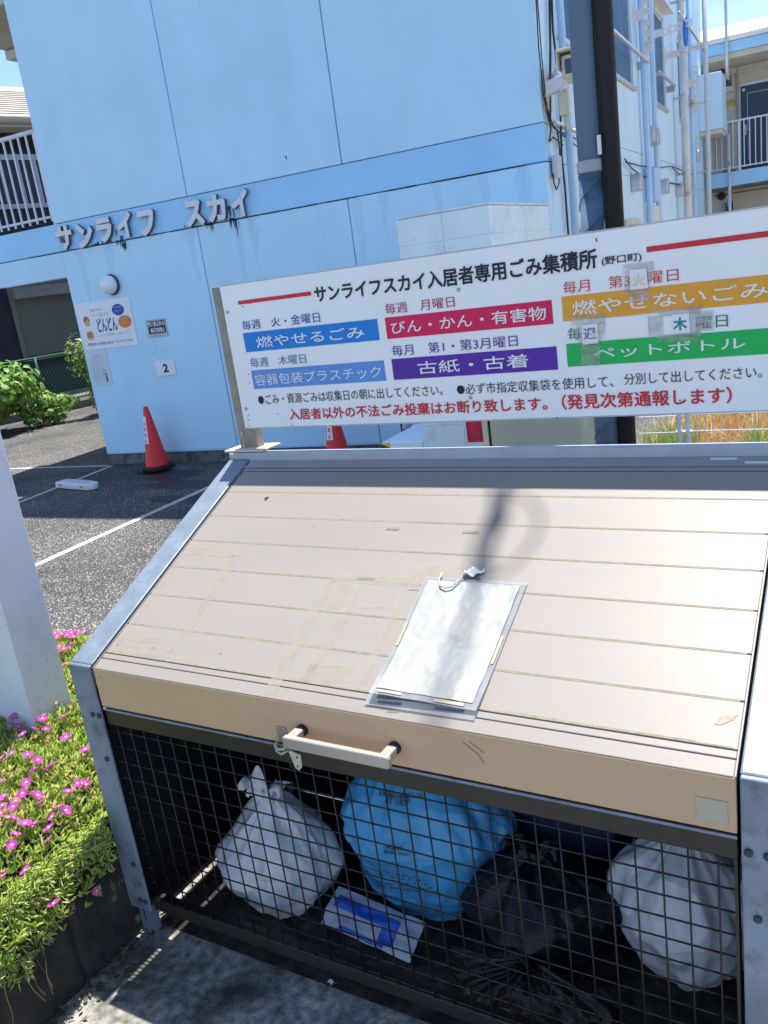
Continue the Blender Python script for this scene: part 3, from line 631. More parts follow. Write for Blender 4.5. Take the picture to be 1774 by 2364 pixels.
part('riser', MB().tube([(u_-.02, -.35, 0), (u_-.02, -.35, z_+.03)], .035, 12), M('dark_teal_lagging', (.03, .09, .13), .4), gp, smooth=True)
part('elbow', MB().tube([(u_-.02, -.35, z_+.02), (u_-.01, -.35, z_+.10), (u_+.05, -.35, z_+.16), (u_+.3, -.35, z_+.18)], .045, 12), whiteplastic, gp, smooth=True)
part('band_clip', MB().tube([(u_-.075, -.35, 0), (u_-.075, -.35, .9)], .008, 6), blackcable, gp)

# ------------------------------------------------------------------ rear wing (X-parallel, behind on the right)
wing = thing('rear_wing', 'cream two storey rear wing with blue fascia, white roof and open walkway', 'building', (UR+3, DEP+.2, 0), FB)
VW = DEP; VI = DEP + 1.2; U1 = UR + 7
def wp(name, u0, u1, v0, v1, z0, z1, m, **k): return part(name, MB().box(u0, u1, v0, v1, z0, z1), m, wing, **k)
wp('wall', UR-.3, U1, VI, VI+.2, 0, 5.0, beigewall)
wp('walkway_soffit', UR-.3, U1, VW+.02, VI-.002, 4.86, 4.96, beigewall)
wp('fascia', UR-.3, U1, VW-.02, VI+4, 4.965, 5.16, bandblue, bevel=.01)
part('roof', MB().prism([(VW-.08, 5.165), (VW-.08, 5.25), (VI-.3, 5.62), (VI+4, 5.8), (VI+4, 5.165)], 0, UR-.45, U1), whiteroof, wing)
wp('walkway_slab', UR+.0, U1, VW, VI-.002, 2.475, 2.755, bandblue, bevel=.01)
wp('walkway_underside', UR+.0, U1, VW+.03, VI-.004, 2.44, 2.472, concrete)
def wv(x, y, v): return uv(1480+x*294/1251, y*294/1251, v)
# door 2F
(d0, dz1), (_, dz0) = wv(978, 853, VI), wv(990, 1670, VI)
fr_ = part('door_frame', MB().box(d0-.05, d0, VI-.03, VI-.002, 2.76, dz1+.05).box(d0, d0+.95, VI-.03, VI-.002, dz1, dz1+.05).box(d0+.95, d0+1.0, VI-.03, VI-.002, 2.76, dz1+.05), alu, wing)
dr = part('door', MB().box(d0+.002, d0+.948, VI-.028, VI-.003, 2.79, dz1-.002), doorblue, wing, bevel=.004)
parts('door_trim', MB().box(d0+.13, d0+.138, VI-.031, VI-.0285, 3.0, dz1-.15).box(d0+.138, d0+.82, VI-.031, VI-.0285, dz1-.158, dz1-.15).box(d0+.82, d0+.828, VI-.031, VI-.0285, 3.0, dz1-.15), alu, dr)
kx, kz = wv(1022, 1278, VI); part('door_handle', MB().tube([(kx-.02, VI-.06, kz), (kx+.10, VI-.06, kz)], .012, 8).box(kx, kx+.03, VI-.055, VI-.0285, kz-.1, kz+.1), alu, dr)
kx, kz = wv(1010, 885, VI); part('door_sticker', MB().lathe([(.03, -.032), (.03, -.0285)], (kx, VI, kz), 14, 1), pipewhite, dr)
bx = wv(950, 640, VI)[0]; wp('wall_pilaster', bx-.02, bx+.03, VI-.06, VI-.001, 2.76, 4.85, M('pilaster_grey', (.38, .37, .33), .7), bevel=.005)
wp('wall_beam', UR-.3, U1, VI-.05, VI-.001, 4.72, 4.855, beigewall, bevel=.01)
def vent(x, y):
    a, b = wv(x, y, VI); g = part('round_vent', MB().lathe([(.085, -.001), (.085, -.05), (.07, -.06)], (a, VI, b), 18, 1), M('vent_dark_%d' % y, (.03, .03, .03), .6), wing)
    mb = MB()
    for q in range(5): mb.box(a-.06, a+.06, VI-.066, VI-.061, b-.05+q*.022, b-.044+q*.022)
    parts('vent_slat', mb, rubber, g)
vent(788, 702); vent(795, 1928)
def meter(x0, y0, x1, y1, extra):
    (a, zb), (b, zt) = (wv(x0, y0, VI)[0], wv(x0, y1, VI)[1]), (wv(x1, y0, VI)[0], wv(x0+10, y0, VI)[1])
    m = part('electric_meter', MB().box(a, b, VI-.10, VI-.0005, zb, zt), ccream, wing, bevel=.01)
    part('meter_window', MB().box(a+.02, b-.02, VI-.106, VI-.101, zb+(zt-zb)*extra, zt-.02), glassdark, m)
    part('meter_dial', MB().box(a+.06, b-.06, VI-.109, VI-.1065, zt-.09, zt-.05), pipewhite, m)
meter(812, 752, 908, 920, .34); meter(822, 1985, 920, 2095, .1)
(a, zb), (b, zt) = wv(818, 1055, VI), wv(930, 985, VI)
stk = part('sticker', MB().box(a, b, VI-.004, VI-.0005, zb+.0, zb+.13), stickeryel, wing)
part('sticker_print', ftext(MB(), '注意', a+.08, b-.03, zb+.075, zb+.115, VI-.0055), K_pbrown, stk)
a, z = wv(880, 1240, VI); wp('mail_slot', a-.03, a+.06, VI-.02, VI-.0005, z-.06, z+.05, darkhole)
a, z = wv(860, 1660, VW+.5)
for k in range(2):
    for j in range(2): wp('brick', a-.10+.13*k, a+.02+.13*k, VW+.4, VW+.5, 2.758+.09*j, 2.843+.09*j, brickred, bevel=.006)
# low things on the ground floor landing
wp('electrical_cable', UR+.02, U1, VI-.02, VI-.001, 2.36, 2.375, blackcable)
# railing
rz1, rz0 = 3.72, 2.82
rr = part('railing', MB().box(UR+.02, U1, VW+.02, VW+.06, rz1-.03, rz1), whitemetal, wing)
part('lower_rail', MB().box(UR+.02, U1, VW+.03, VW+.05, rz0, rz0+.025), whitemetal, rr)
bm_ = mesh_of('bar', MB().box(-.009, .009, -.009, .009, -.45, .45), whitemetal)
for k in range(40): share('bar', bm_, (UR+.10+.105*k, VW+.04, 3.26), rr)
part('railing_post', MB().box(UR+.62, UR+.66, VW+.01, VW+.05, 2.76, 3.72), whitemetal, wing)
# screens (pale boards) behind the left part of the railing
for k in range(5): wp('screen_board', UR+.06+.115*k, UR+.165+.115*k, VW+.075, VW+.085, 2.80, 3.66, M('screen_board_%d' % k, (.40-.01*k, .41, .42), .6), bevel=.003)

# ------------------------------------------------------------------ left background: neighbour house, fence, shrubs
HD = Vector((.30, .954)).normalized()
hq = (-9.3, 7.4)
FH = FB @ Matrix.Translation((hq[0], hq[1], 0)) @ Matrix.Rotation(math.atan2(HD.y, HD.x), 4, 'Z')   # x along wall, y into the house
FHi = FH.inverted()
def hh(px, py, y=0.0):
    n = FH.to_3x3() @ Vector((0, 1, 0)); p = FHi @ onplane(px, py, n, FH @ Vector((0, y, 0))); return p.x, p.z
nh = thing('neighbour_house', 'dark neighbouring house with brown tiled roof and grey roller shutter', 'house', (0, 0, 0), FH)
def q1(x, y): return (x*600/1660, 600+y*600/1660)
def q0(x, y): return (x*160/506, y*700/2212)
part('wall', MB().box(-7, 9, .0, 6, 0, 5.6), navywall, nh)
xt, ez = hh(*q0(0, 945), -.6); ez = hh(*q0(110, 930), -.55)[1]
part('eave', MB().box(-7, 9, -.6, .0, ez, ez+.10), gutterw, nh)
part('gutter', MB().tube([(-7, -.66, ez+.16), (9, -.66, ez+.16)], .10, 10), gutterw, nh, smooth=True)
zr0 = ez+.24
rf = part('roof', MB().prism([(-.70, zr0), (3.0, zr0+1.5), (6.4, zr0), (6.4, zr0-.06), (-.70, zr0-.06)], 0, -7, 9), roofbrown, nh)
tm = mesh_of('tile_course', MB().prism([(0, 0), (0, .03), (.28, .118), (.28, .095)], 0, -8, 8), roofbrown)
for k in range(12): share('tile_course', tm, (1, -.70+.26*k, zr0+.002+.26*k*.405), rf)
# roller shutter and wall around it at ground floor
sa, szt = hh(*q1(90, 255)); sb = hh(*q1(620, 180))[0]; szb = hh(*q1(300, 600))[1]
part('shutter_wall', MB().box(sa-.12, sb+3, -.05, -.002, szb-.1, szt+.45), housebeige, nh)
part('base_wall', MB().box(sa-.12, sb+3, -.05, -.002, 0, szb-.105), navywall, nh)
shp = part('roller_shutter', MB().box(sa, sb+1, -.075, -.052, szb, szt), shutter, nh)
slm = mesh_of('slat', MB().prism([(0, 0), (-.008, .01), (-.008, .05), (0, .06)], 0, 0, sb+1-sa), shutter)
nsl = int((szt-szb)/.065)
for k in range(nsl): share('slat', slm, (sa, -.0755, szb+.065*k), shp)
part('shutter_housing', MB().box(sa-.05, sb+1.1, -.26, -.053, szt, szt+.25), M('shutter_box', (.20, .205, .19), .5), nh, bevel=.01)
part('shutter_sill', MB().box(sa-.05, sb+1.1, -.16, -.053, szb-.10, szb-.02), M('sill_grey', (.34, .33, .29), .5), nh, bevel=.01)
# upper windows behind the railing
ua, uz1 = hh(*q0(0, 1130)); ub, _ = hh(*q0(270, 1160)); uz0 = hh(*q0(200, 1520))[1]
upw = part('window', MB().box(ua-.6, ub+.8, -.07, -.002, uz1-.12, uz1).box(ua-.6, ub+.8, -.07, -.002, uz0, uz0+.10), alu, nh)
for k in range(7): share('mullion', mesh_of('mullion', MB().box(-.035, .035, -.06, -.002, uz0+.10, uz1-.12), alu) if k == 0 else bpy.data.objects['mullion'].data, (ua-.5+.42*k, 0, 0), upw)
part('pane', MB().box(ua-.6, ub+.8, -.03, -.0005, uz0+.10, uz1-.12), M('upper_glass', (.05, .065, .08), .1), upw)
# green mesh fence
FD = Vector((.33, .944)).normalized(); fo = (-5.62, 4.25)
FF = FB @ Matrix.Translation((fo[0], fo[1], 0)) @ Matrix.Rotation(math.atan2(FD.y, FD.x), 4, 'Z')
fn = thing('green_fence', 'dark green chain link fence on a low concrete kerb in front of the house', 'fence', (0, 0, 0), FF)
part('kerb', MB().box(-7, 4, -.07, .07, -.02, .13), concrete, fn, bevel=.01)
part('top_rail', MB().tube([(-7, 0, 1.08), (4, 0, 1.08)], .022, 8), fencegreen, fn, smooth=True)
part('bottom_rail', MB().tube([(-7, 0, .20), (4, 0, .20)], .014, 8), fencegreen, fn, smooth=True)
pm = mesh_of('post', MB().tube([(0, 0, .1), (0, 0, 1.10)], .03, 8), fencegreen, smooth=True)
for k in range(5): share('post', pm, (-5.85+1.95*k, 0, 0), fn)
mb = MB(); step = .075
for k in range(-12, 150):
    for sgn in (1, -1):
        x0 = -7 + k*step; z0, z1 = .21, 1.07
        a = (x0, .004*sgn, z0 if sgn > 0 else z1); b = (x0 + (z1-z0), .004*sgn, z1 if sgn > 0 else z0)
        if b[0] < 4 and a[0] > -7: mb.tube([a, b], .0028, 3, False)
part('chain_link', mb, fencegreen, fn, kind='stuff')
# leafy shrubs
def leafblob(mb, c, rad, n, size, squash=.8, seed=1, shell=.55, aspect=.55):
    rnd = random.Random(seed)
    lobes = [(Vector((rnd.uniform(-.55, .55)*rad[0], rnd.uniform(-.55, .55)*rad[1], rnd.uniform(-.4, .55)*rad[2])), rnd.uniform(.38, .62)) for _ in range(9)]
    for i in range(n):
        lo, lr = lobes[i % 9]
        d = Vector((rnd.gauss(0, 1), rnd.gauss(0, 1), rnd.gauss(0, 1))).normalized()
        rr_ = shell + (1-shell)*rnd.random()
        p = Vector(c) + lo + Vector((d.x*rad[0]*lr, d.y*rad[1]*lr, d.z*rad[2]*lr)) * rr_
        if p.z < .03: continue
        s = size*rnd.uniform(.6, 1.25)
        nrm = (d + Vector((rnd.uniform(-.5, .5), rnd.uniform(-.5, .5), rnd.uniform(.1, .9)))).normalized()
        t = nrm.cross(Vector((rnd.uniform(-1, 1), rnd.uniform(-1, 1), rnd.uniform(-1, .2)))).normalized(); b = nrm.cross(t)
        w = s*aspect/2
        vs = [p - t*s*.5, p - t*s*.15 + b*w + nrm*s*.06, p + t*s*.25 + b*w*.75 + nrm*s*.05, p + t*s*.55 - nrm*s*.06, p + t*s*.25 - b*w*.75 + nrm*s*.05, p - t*s*.15 - b*w + nrm*s*.06]
        mb.add(vs, [(0, 1, 5), (1, 2, 4, 5), (2, 3, 4)])
def shrub(name, label, u, v, rad, n, size, m, seed, zc=None, cat='shrub'):
    t = thing(name, label, cat, (u, v, 0), FB); zc = zc or rad[2]*.85
    mb = MB(); leafblob(mb, (u, v, zc), rad, n, size, seed=seed); part('foliage', mb, m, t, kind='stuff')
    mb = MB(); rnd = random.Random(seed)
    for k in range(7): mb.tube([(u+rnd.uniform(-.1, .1), v+rnd.uniform(-.1, .1), 0), (u+rnd.uniform(-.3, .3)*rad[0], v+rnd.uniform(-.3, .3)*rad[1], zc*.6), (u+rnd.uniform(-.7, .7)*rad[0], v+rnd.uniform(-.7, .7)*rad[1], zc*1.2)], [.02, .012, .006], 5)
    part('stem', mb, woodtan, t); return t
hy = shrub('hydrangea_bush', 'large leafy hydrangea bush in front of the green fence at the left edge', -4.95, 2.25, (1.12, 1.0, .70), 3200, .16, leafhyd, 3)
mb = MB()
rnd = random.Random(5)
for k in range(60):
    d = Vector((rnd.gauss(0, 1), rnd.gauss(0, 1), abs(rnd.gauss(0, 1)))).normalized(); c = Vector((-5.35, 1.9, 1.05)) + d*.10
    mb.lathe([(.022, 0), (.001, .006)], c, 5)
part('flower_head', mb, M('pale_flower', (.62, .60, .42), .7, .1, 20), hy)
shrub('small_bush', 'small bright green bush beside the hydrangea on the asphalt edge', -4.30, 3.05, (.46, .46, .33), 700, .12, leafhyd, 11)
shrub('broadleaf_shrub', 'upright shrub with small glossy leaves half hidden behind the blue corner', -3.72, 3.95, (.55, .50, .75), 2200, .075, leafshrub, 21, zc=.66)

# ------------------------------------------------------------------ traffic cones, wheel stop
def cone(label, u, v, rot=0.0):
    t = thing('traffic_cone', label, 'traffic cone', (u, v, 0), FB, group='red traffic cones against the blue wall')
    part('base', MB().prism([(u+.19*math.cos(a)*(1 if i % 2 == 0 else 1.0), v+.19*math.sin(a)) for i, a in enumerate([math.pi/8+i*math.pi/4 for i in range(8)])], 2, .0, .035), coneblack, t, bevel=.008)
    part('cone_body', MB().lathe([(.135, .036), (.130, .05), (.030, .68), (.024, .70), (.016, .70), (.014, .66)], (u, v, 0), 28), conered, t, smooth=True)
    mb = MB(); n = 5; a0 = math.radians(238)
    for k in range(n):
        a, b = a0 + .16*k, a0 + .16*(k+1)
        r0, r1 = .0945, .046
        z0, z1 = .30, .60
        def pt(r, an, z): return (u+r*math.cos(an), v+r*math.sin(an), z)
        e = .25
        mb.quad(pt(r0, a, z0), pt(r0, b, z0), pt(r1, a0+.16*e*5+(b-a0)*1.0, z1) if False else pt(r1+.001, b, z1), pt(r1+.001, a, z1))
    st = part('label_strip', mb, K_poster, t)
    mb = MB()
    for i, ch in enumerate('駐車禁止'):
        zz = .52 - .062*i; rr_ = .135 - (.135-.030)*(zz-.036)/.65 + .0065
        def fn(s, q, w, zz=zz, rr_=rr_): an = a0 + .22 + .36*s; z = zz - .022 + .045*q; r = .0955 - (.0955-.047)*(z-.30)/.30 + .001; return (u + r*math.cos(an), v + r*math.sin(an), z)
        textmb(mb, ch, fn, .02)
    part('lettering', mb, K_magenta, st)
    return t
cone('red traffic cone on the shaded asphalt below the number 2 plate', .965, -.24)
cone('red traffic cone seen through the gap between sign board and bin lid', 3.425, -.42)
ws = thing('wheel_stop', 'white ribbed parking wheel stop lying on the shaded asphalt', 'wheel stop', (-5.66, 4.55, 0))
c0 = Vector((-5.62, 4.57)); FW = Matrix.Translation((c0.x, c0.y, 0)) @ Matrix.Rotation(math.radians(-8), 4, 'Z')
bpy.data.objects.remove(ws)
ws = thing('wheel_stop', 'white ribbed parking wheel stop lying on the shaded asphalt', 'wheel stop', (0, 0, 0), FW)
part('stop_body', MB().prism([(-.33, -.075), (.27, -.075), (.33, -.03), (.33, .03), (.27, .075), (-.33, .075)], 2, .0, .068), whiteplastic, ws, bevel=.015)
rb = mesh_of('rib', MB().box(-.008, .008, -.055, .055, 0, .008), whiteplastic)
for k in range(11): share('rib', rb, (-.25+.045*k, 0, .0685), ws)
for x in (-.22, .18): part('reflector', MB().box(x-.03, x+.03, -.079, -.0755, .03, .052), M('amber_%d' % int(x*100), (.7, .35, .02), .3), ws)

# ------------------------------------------------------------------ utility pole
PX, PY = .784, 2.215
pl = thing('utility_pole', 'slim grey pole with a black conduit strapped to it behind the sign board', 'pole', (PX, PY, 0))
def cyl(z0, z1, r0, r1, m, name, x=PX, y=PY, n=28): return part(name, MB().tube([(x, y, z0), (x, y, z1)], [r0, r1], n), m, pl, smooth=True)
cyl(0, 2.04, .055, .054, polesleeve, 'ribbed_sleeve')
cyl(2.04, 6.6, .0505, .044, polegrey, 'shaft')
cyl(6.6, 10.4, .015, .014, polegrey, 'top_shaft')
part('conduit', MB().tube([(PX+.082, PY-.006, 0), (PX+.080, PY-.006, 6.6)], .036, 20), poleblack, pl, smooth=True)
part('spiral_cable_guard', MB().tube([(PX+.056, PY-.022, 0), (PX+.056, PY-.022, 6.6)], .010, 10), poleblack, pl, smooth=True)
part('clamp', MB().lathe([(.0555, 2.045), (.0565, 2.05), (.0565, 2.085), (.0555, 2.09)], (PX, PY, 0), 28), clampgrey, pl, smooth=True)
part('tag', MB().box(PX+.045, PX+.06, PY-.062, PY-.054, 2.10, 2.17), whitemetal, pl, bevel=.002)
mb = MB()
for k in range(14):
    z0 = .15 + k*.135
    mb.tube([(PX + .0555*math.cos(a), PY + .0555*math.sin(a), z0 + (a-3.2)*.05) for a in [3.2 + i*.2 for i in range(13)]], .003, 4)
part('sleeve_ridge', mb, polesleeve, pl)
lp = [(PX+.01*math.sin(t*2)+.115*math.sin(t), PY-.02, 7.6-.48*math.cos(t)) for t in [i*math.pi/10 for i in range(11)]]
part('cable_loop', MB().tube(lp, .006, 6), blackcable, pl, smooth=True)
part('cable_loop', MB().tube([(PX-.02, PY, 6.6), (PX-.055, PY, 6.95), (PX-.02, PY, 7.4), (PX-.035, PY, 7.8), (PX, PY, 8.3)], .010, 6), blackcable, pl, smooth=True)
for z, w in ((7.45, .026), (8.0, .026)): part('clamp', MB().tube([(PX, PY, z), (PX, PY, z+.12)], w, 12), clampgrey, pl)

# ------------------------------------------------------------------ storage box, white fence, dry grass
SX0, SX1, SY = -.46, .17, 3.8
sb_ = thing('storage_locker', 'pale olive steel storage locker with embossed dimples behind the sign', 'locker', (-.1, 4.2, 0))
part('shell', MB().box(SX0, SX1, SY, SY+.75, .05, 1.15), boxbeige, sb_, bevel=.012)
mb = MB()
for i in range(26):
    for j in range(30):
        x = SX0+.05+i*.0215 + (j % 2)*.0107; z = .35 + j*.018
        mb.lathe([(.0042, -.0005), (.002, -.0028)], (x, SY, z), 6, 1)
part('embossed_dimple', mb, M('dimple_olive', (.34, .36, .28), .5), sb_, kind='stuff')
mb = MB()
for k in range(34): mb.box(SX1, SX1+.003, SY+.03+k*.02, SY+.04+k*.02, .15, 1.1)
part('side_rib', mb, M('side_rib_cream', (.58, .58, .44), .5), sb_, kind='stuff')
part('corner_post', MB().box(SX0-.05, SX0-.012, SY-.01, SY+.03, 0, 1.16), M('locker_post_cream', (.6, .58, .42), .5), sb_, bevel=.003)
part('door_gap', MB().box(SX0-.011, SX0-.001, SY+.004, SY+.02, 0.05, 1.14), darkhole, sb_)
# white mesh fence behind
wf = thing('white_mesh_fence', 'white wire mesh fence with paired round posts in front of dry grass', 'fence', (1.5, 4.7, 0))
YF = 4.7
for x in (.577, .632): part('post', MB().tube([(x, YF, 0), (x, YF, 1.1)], .018, 14), whitemetal, wf, smooth=True)
for z in (.43, .548, .80, 1.05):
    part('rail_wire', MB().tube([(.3, YF, z-.006), (.56, YF, z-.003)], .0045, 6), whitemetal, wf)
    part('rail_wire', MB().tube([(.65, YF, z+.004), (4.5, YF, z+.004)], .0045, 6), whitemetal, wf)
vw = mesh_of('wire', MB().tube([(0, 0, .12), (0, 0, 1.06)], .0022, 5), whitemetal)
for k in range(5): share('wire', vw, (.34+.053*k, YF, 0), wf)
for k in range(40): share('wire', vw, (.69+.053*k, YF, 0), wf)
part('post_band', MB().box(.55, .66, YF-.022, YF+.022, .425, .437), whitemetal, wf)
sheet('dry_field', .0, 12, 4.95, 16, .004, dryground)
def blades(mb, n, x0, x1, y0, y1, h0, h1, w, rnd, bend=.5, zb=.0):
    for i in range(n):
        x = rnd.uniform(x0, x1); y = rnd.uniform(y0, y1); h = rnd.uniform(h0, h1); a = rnd.uniform(0, 6.28); dx, dy = math.cos(a)*h*bend*rnd.random(), math.sin(a)*h*bend*rnd.random()
        b = rnd.uniform(0, 6.28); wx, wy = math.cos(b)*w, math.sin(b)*w
        p0, p1, p2 = (x, y, zb), (x+dx*.35, y+dy*.35, zb+h*.6), (x+dx, y+dy, zb+h)
        mb.add([(x-wx, y-wy, zb), (x+wx, y+wy, zb), (p1[0]+wx*.8, p1[1]+wy*.8, p1[2]), (p1[0]-wx*.8, p1[1]-wy*.8, p1[2]), p2], [(0, 1, 2, 3), (3, 2, 4)])
rnd = random.Random(9)
mb = MB(); blades(mb, 15000, .2, 5.0, 5.0, 8.5, .12, .42, .0045, rnd, 1.1)
solo('dry_grass', mb, leafdry, 'straw coloured dry grass covering the field beyond the white fence', 'grass', (2, 6.5, 0), kind='stuff')
mb = MB()
for cx, cy, n, r_ in ((.50, 4.95, 260, .12), (.35, 5.0, 160, .1), (1.05, 5.0, 160, .06), (1.18, 4.98, 60, .05), (.42, 5.3, 150, .15)):
    for i in range(n): blades(mb, 1, cx-r_, cx+r_, cy-.08, cy+.08, .15, .48, .006, rnd, .6)
solo('green_weeds', mb, leafgreen, 'tufts of fresh green weeds growing through the dry grass at the fence', 'weeds', (.8, 5, 0), kind='stuff')

# ------------------------------------------------------------------ white pillar and flower bed
pc_ = thing('white_pillar', 'tall plain white boxed sign pillar rising from the flower bed at the left edge', 'pillar', (-1.3, .3, .0))
part('front_board', MB().box(-1.9, -.703, .240, .252, .05, 1.75), pillarw, pc_, bevel=.003)
part('side_board', MB().box(-.7015, -.690, .2395, .402, .05, 1.75), pillarw, pc_, bevel=.003)
part('core', MB().box(-1.89, -.705, .2535, .400, .05, 1.74), pillarw, pc_)
parts('rust_spot', MB().box(-.702, -.698, .2375, .2390, .905, .918).box(-.7025, -.699, .2375, .2390, .928, .934), rust, pc_)
mb = MB(); r3_ = random.Random(2)
for i in range(70):
    z = .42 + abs(r3_.gauss(0, .14)); w = r3_.uniform(.0008, .003)
    if i % 2: y = r3_.uniform(.245, .395); mb.box(-.6897, -.6893, y, y+w, z, z+w*1.4)
    else: x = r3_.uniform(-1.3, -.72); mb.box(x, x+w, .2393, .2397, z, z+w*1.4)
part('dirt_splash', mb, rust, pc_, kind='stuff')
# planter
plt = thing('planter', 'rough dark stone kerb and soil of the raised flower bed', 'planter', (-1.4, -.2, 0))
part('soil', MB().grid(lambda s, t: (-4+3.80*s, -3+3.93*t, .34 + .02*mn.noise(Vector((s*9, t*9, 0)))), 20, 20), soil, plt)
rnd = random.Random(31)
def kf(s_, t):
    y = -3.0 + 3.93*s_; prof = [(-.30, .36), (-.115, .36), (-.088, .325), (-.080, .15), (-.072, -.01)]
    i = min(3, int(t*4)); f = t*4-i; x = prof[i][0]*(1-f)+prof[i+1][0]*f; z = prof[i][1]*(1-f)+prof[i+1][1]*f
    k = mn.noise(Vector((y*4, z*5, 1)))*.010 + mn.noise(Vector((y*14, z*16, 3)))*.008 + abs(mn.noise(Vector((y*30, z*34, 7))))*.004
    crack = -.010*max(0, 1-abs((y*2.6) % 1 - .5)*28)
    return (x - .006 + (k+crack if t > .2 else 0), y, z + (k*.5 if t < .6 else 0))
part('kerb_face', MB().grid(kf, 420, 28), stone, plt)
x = -4.0
while x < -.27:
    L = rnd.uniform(.2, .34); part('stone', MB().box(x+.004, min(x+L, -.26)-.004, .93, 1.03, -.01, .33+rnd.uniform(-.01, .01)), stone, plt, bevel=.014); x += L
# ice plant mat
ip = thing('ice_plant_bed', 'dense mat of pink flowering ice plants spilling over the planter beside the bin', 'flower bed', (-1.2, 0, .2))
def top(x, y):
    z = .465 + .055*mn.noise(Vector((x*2.2, y*2.2, 3))) + .035*mn.noise(Vector((x*6, y*6, 1)))
    # fall off at the right edge and the back edge
    e = (-.10) - x
    if x > -.30: z -= .12*((x+.30)/.24)**2 * (1 if y < .02 else .5)
    if y > .80: z -= .5*(y-.80)
    return z
def leaf3(mb, p, d, L, w):
    up = Vector((0, 0, 1)); a = d.cross(up); 
    if a.length < .1: a = Vector((1, 0, 0))
    a.normalize(); c = a.cross(d).normalized()
    b0 = p; b1 = p + d*L*.55; b2 = p + d*L
    mb.add([b0 + a*w*.6, b0 - a*w*.3 + c*w*.5, b0 - a*w*.3 - c*w*.5, b1 + a*w, b1 - a*w*.5 + c*w*.86, b1 - a*w*.5 - c*w*.86, b2],
           [(0, 1, 4, 3), (1, 2, 5, 4), (2, 0, 3, 5), (3, 4, 6), (4, 5, 6), (5, 3, 6)])
rnd = random.Random(17)
mb = MB(); dead = MB(); 
def visible_xy():
    while True:
        x = rnd.uniform(-1.5, -.05) if rnd.random() < .85 else rnd.uniform(-2.4, -1.5); y = rnd.uniform(-.95, 1.0)
        # skip what the pillar stands on
        if -1.92 < x < -.68 and .23 < y < .41: continue
        # the bin stands right of -.09 from y 0
        if x > -.10 and y > -.03: continue
        return x, y
for i in range(24000):
    x, y = visible_xy(); zt = top(x, y)
    if zt < .02: zt = .02
    dep = abs(rnd.gauss(0, .035)); base = Vector((x, y, zt - dep - .012))
    n = rnd.randint(3, 6); tilt = Vector((rnd.uniform(-.5, .5) + (.5 if x > -.25 else 0), rnd.uniform(-.5, .5), 1)).normalized()
    for k in range(n):
        a = rnd.uniform(0, 6.28); s_ = rnd.uniform(.35, 1.1); d = (tilt + Vector((math.cos(a), math.sin(a), 0))*s_).normalized()
        leaf3(mb, base, d, rnd.uniform(.018, .034), rnd.uniform(.0026, .0040))
# hanging skirt over the stone edge
for i in range(1900):
    y = rnd.uniform(-.8, -.03); t = rnd.random()**1.8; x = -.11 + .03*t + rnd.uniform(-.02, .03)*1.0; z = .385 - .11*t*(1+.9*math.sin(y*13)) + rnd.uniform(-.02, .02)
    base = Vector((x, y, z))
    for k in range(4):
        a = rnd.uniform(0, 6.28); d = (Vector((.9, 0, .1)) + Vector((math.cos(a)*.3, math.cos(a), math.sin(a)))).normalized(); leaf3(mb, base, d, rnd.uniform(.016, .032), rnd.uniform(.0016, .0027))
part('foliage', mb, leafice, ip, kind='stuff')
for i in range(650):
    x, y = visible_xy(); zt = top(x, y) + .014; c = Vector((x, y, zt))
    for k in range(8):
        a = 6.283*k/8 + rnd.uniform(-.2, .2); d = Vector((math.cos(a), math.sin(a), rnd.uniform(.1, .9))).normalized(); leaf3(dead, c, d, rnd.uniform(.010, .016), .0016)
part('spent_flower_heads', dead, deadflower, ip, kind='stuff')
def flower_mesh(m, npet, rad, seed):
    r_ = random.Random(seed); mb = MB()
    for layer in range(2):
        for k in range(npet):
            a = 6.283*(k+.5*layer)/npet + r_.uniform(-.05, .05); c, s_ = math.cos(a), math.sin(a); L = rad*r_.uniform(.85, 1.05); w = rad*.075; lift = rad*(.18+.15*layer)
            def P(r, t, z): return (c*r - s_*t, s_*r + c*t, z)
            mb.add([P(rad*.12, -w*.5, 0), P(rad*.12, w*.5, 0), P(L*.7, w, lift), P(L, 0, lift*.9), P(L*.7, -w, lift)], [(0, 1, 2, 3, 4)])
    mb.mat(1).lathe([(rad*.24, 0), (rad*.20, rad*.16), (rad*.05, rad*.22)], (0, 0, .001), 8)
    mb.mat(2).lathe([(rad*.05, -.04), (rad*.16, -.004), (rad*.18, 0.0)], (0, 0, 0), 6)
    return mesh_of('flower', mb, [m, stamen, leafice], fix=False)
fms = [flower_mesh(petal, 18, .018, 1), flower_mesh(petal, 20, .0195, 2), flower_mesh(petal2, 16, .016, 3), flower_mesh(petal, 18, .0155, 4)]
# positions read off the photograph (zoomed coordinates), put on the plant surface
fl = [(75,175),(275,178),(408,162),(225,240),(298,242),(150,275),(427,295),(80,400),(182,408),(15,428),(248,442),(328,480),(225,505),(60,530),(552,375),(175,585),(0,575),(150,655),(215,650),(32,672),(530,592),(555,600),(500,590),(440,642),(254,716),(380,740),(425,765),(90,740),(20,735),(105,705),(60,810),(338,805),(226,850),(320,875),(105,915),(82,985),(318,948),(168,1148),(20,1185),(345,1360),(95,160),(120,225),(70,220),(2,700),(10,780),(90,810),(245,668),(165,850),(625,1275)]
def surf(px, py):
    r = ray(px, py); t0 = .4
    for i in range(900):
        t = t0 + i*.004; p = CAM + r*t
        if p.z <= max(top(p.x, p.y), .03) + .014 and p.x < 0.02: return p
    return None
allf = [(x*600/1660, 1600+y*600/1660) for x, y in fl]
allf += [(x*600/1660, 1100+y*600/1660) for x, y in ((355,1030),(400,1020),(430,1022),(460,1010),(490,1005),(385,1095),(410,1115),(455,1085),(440,1110),(405,1215),(545,1000),(370,1030),(475,1035),(420,1010))]
nf = 0
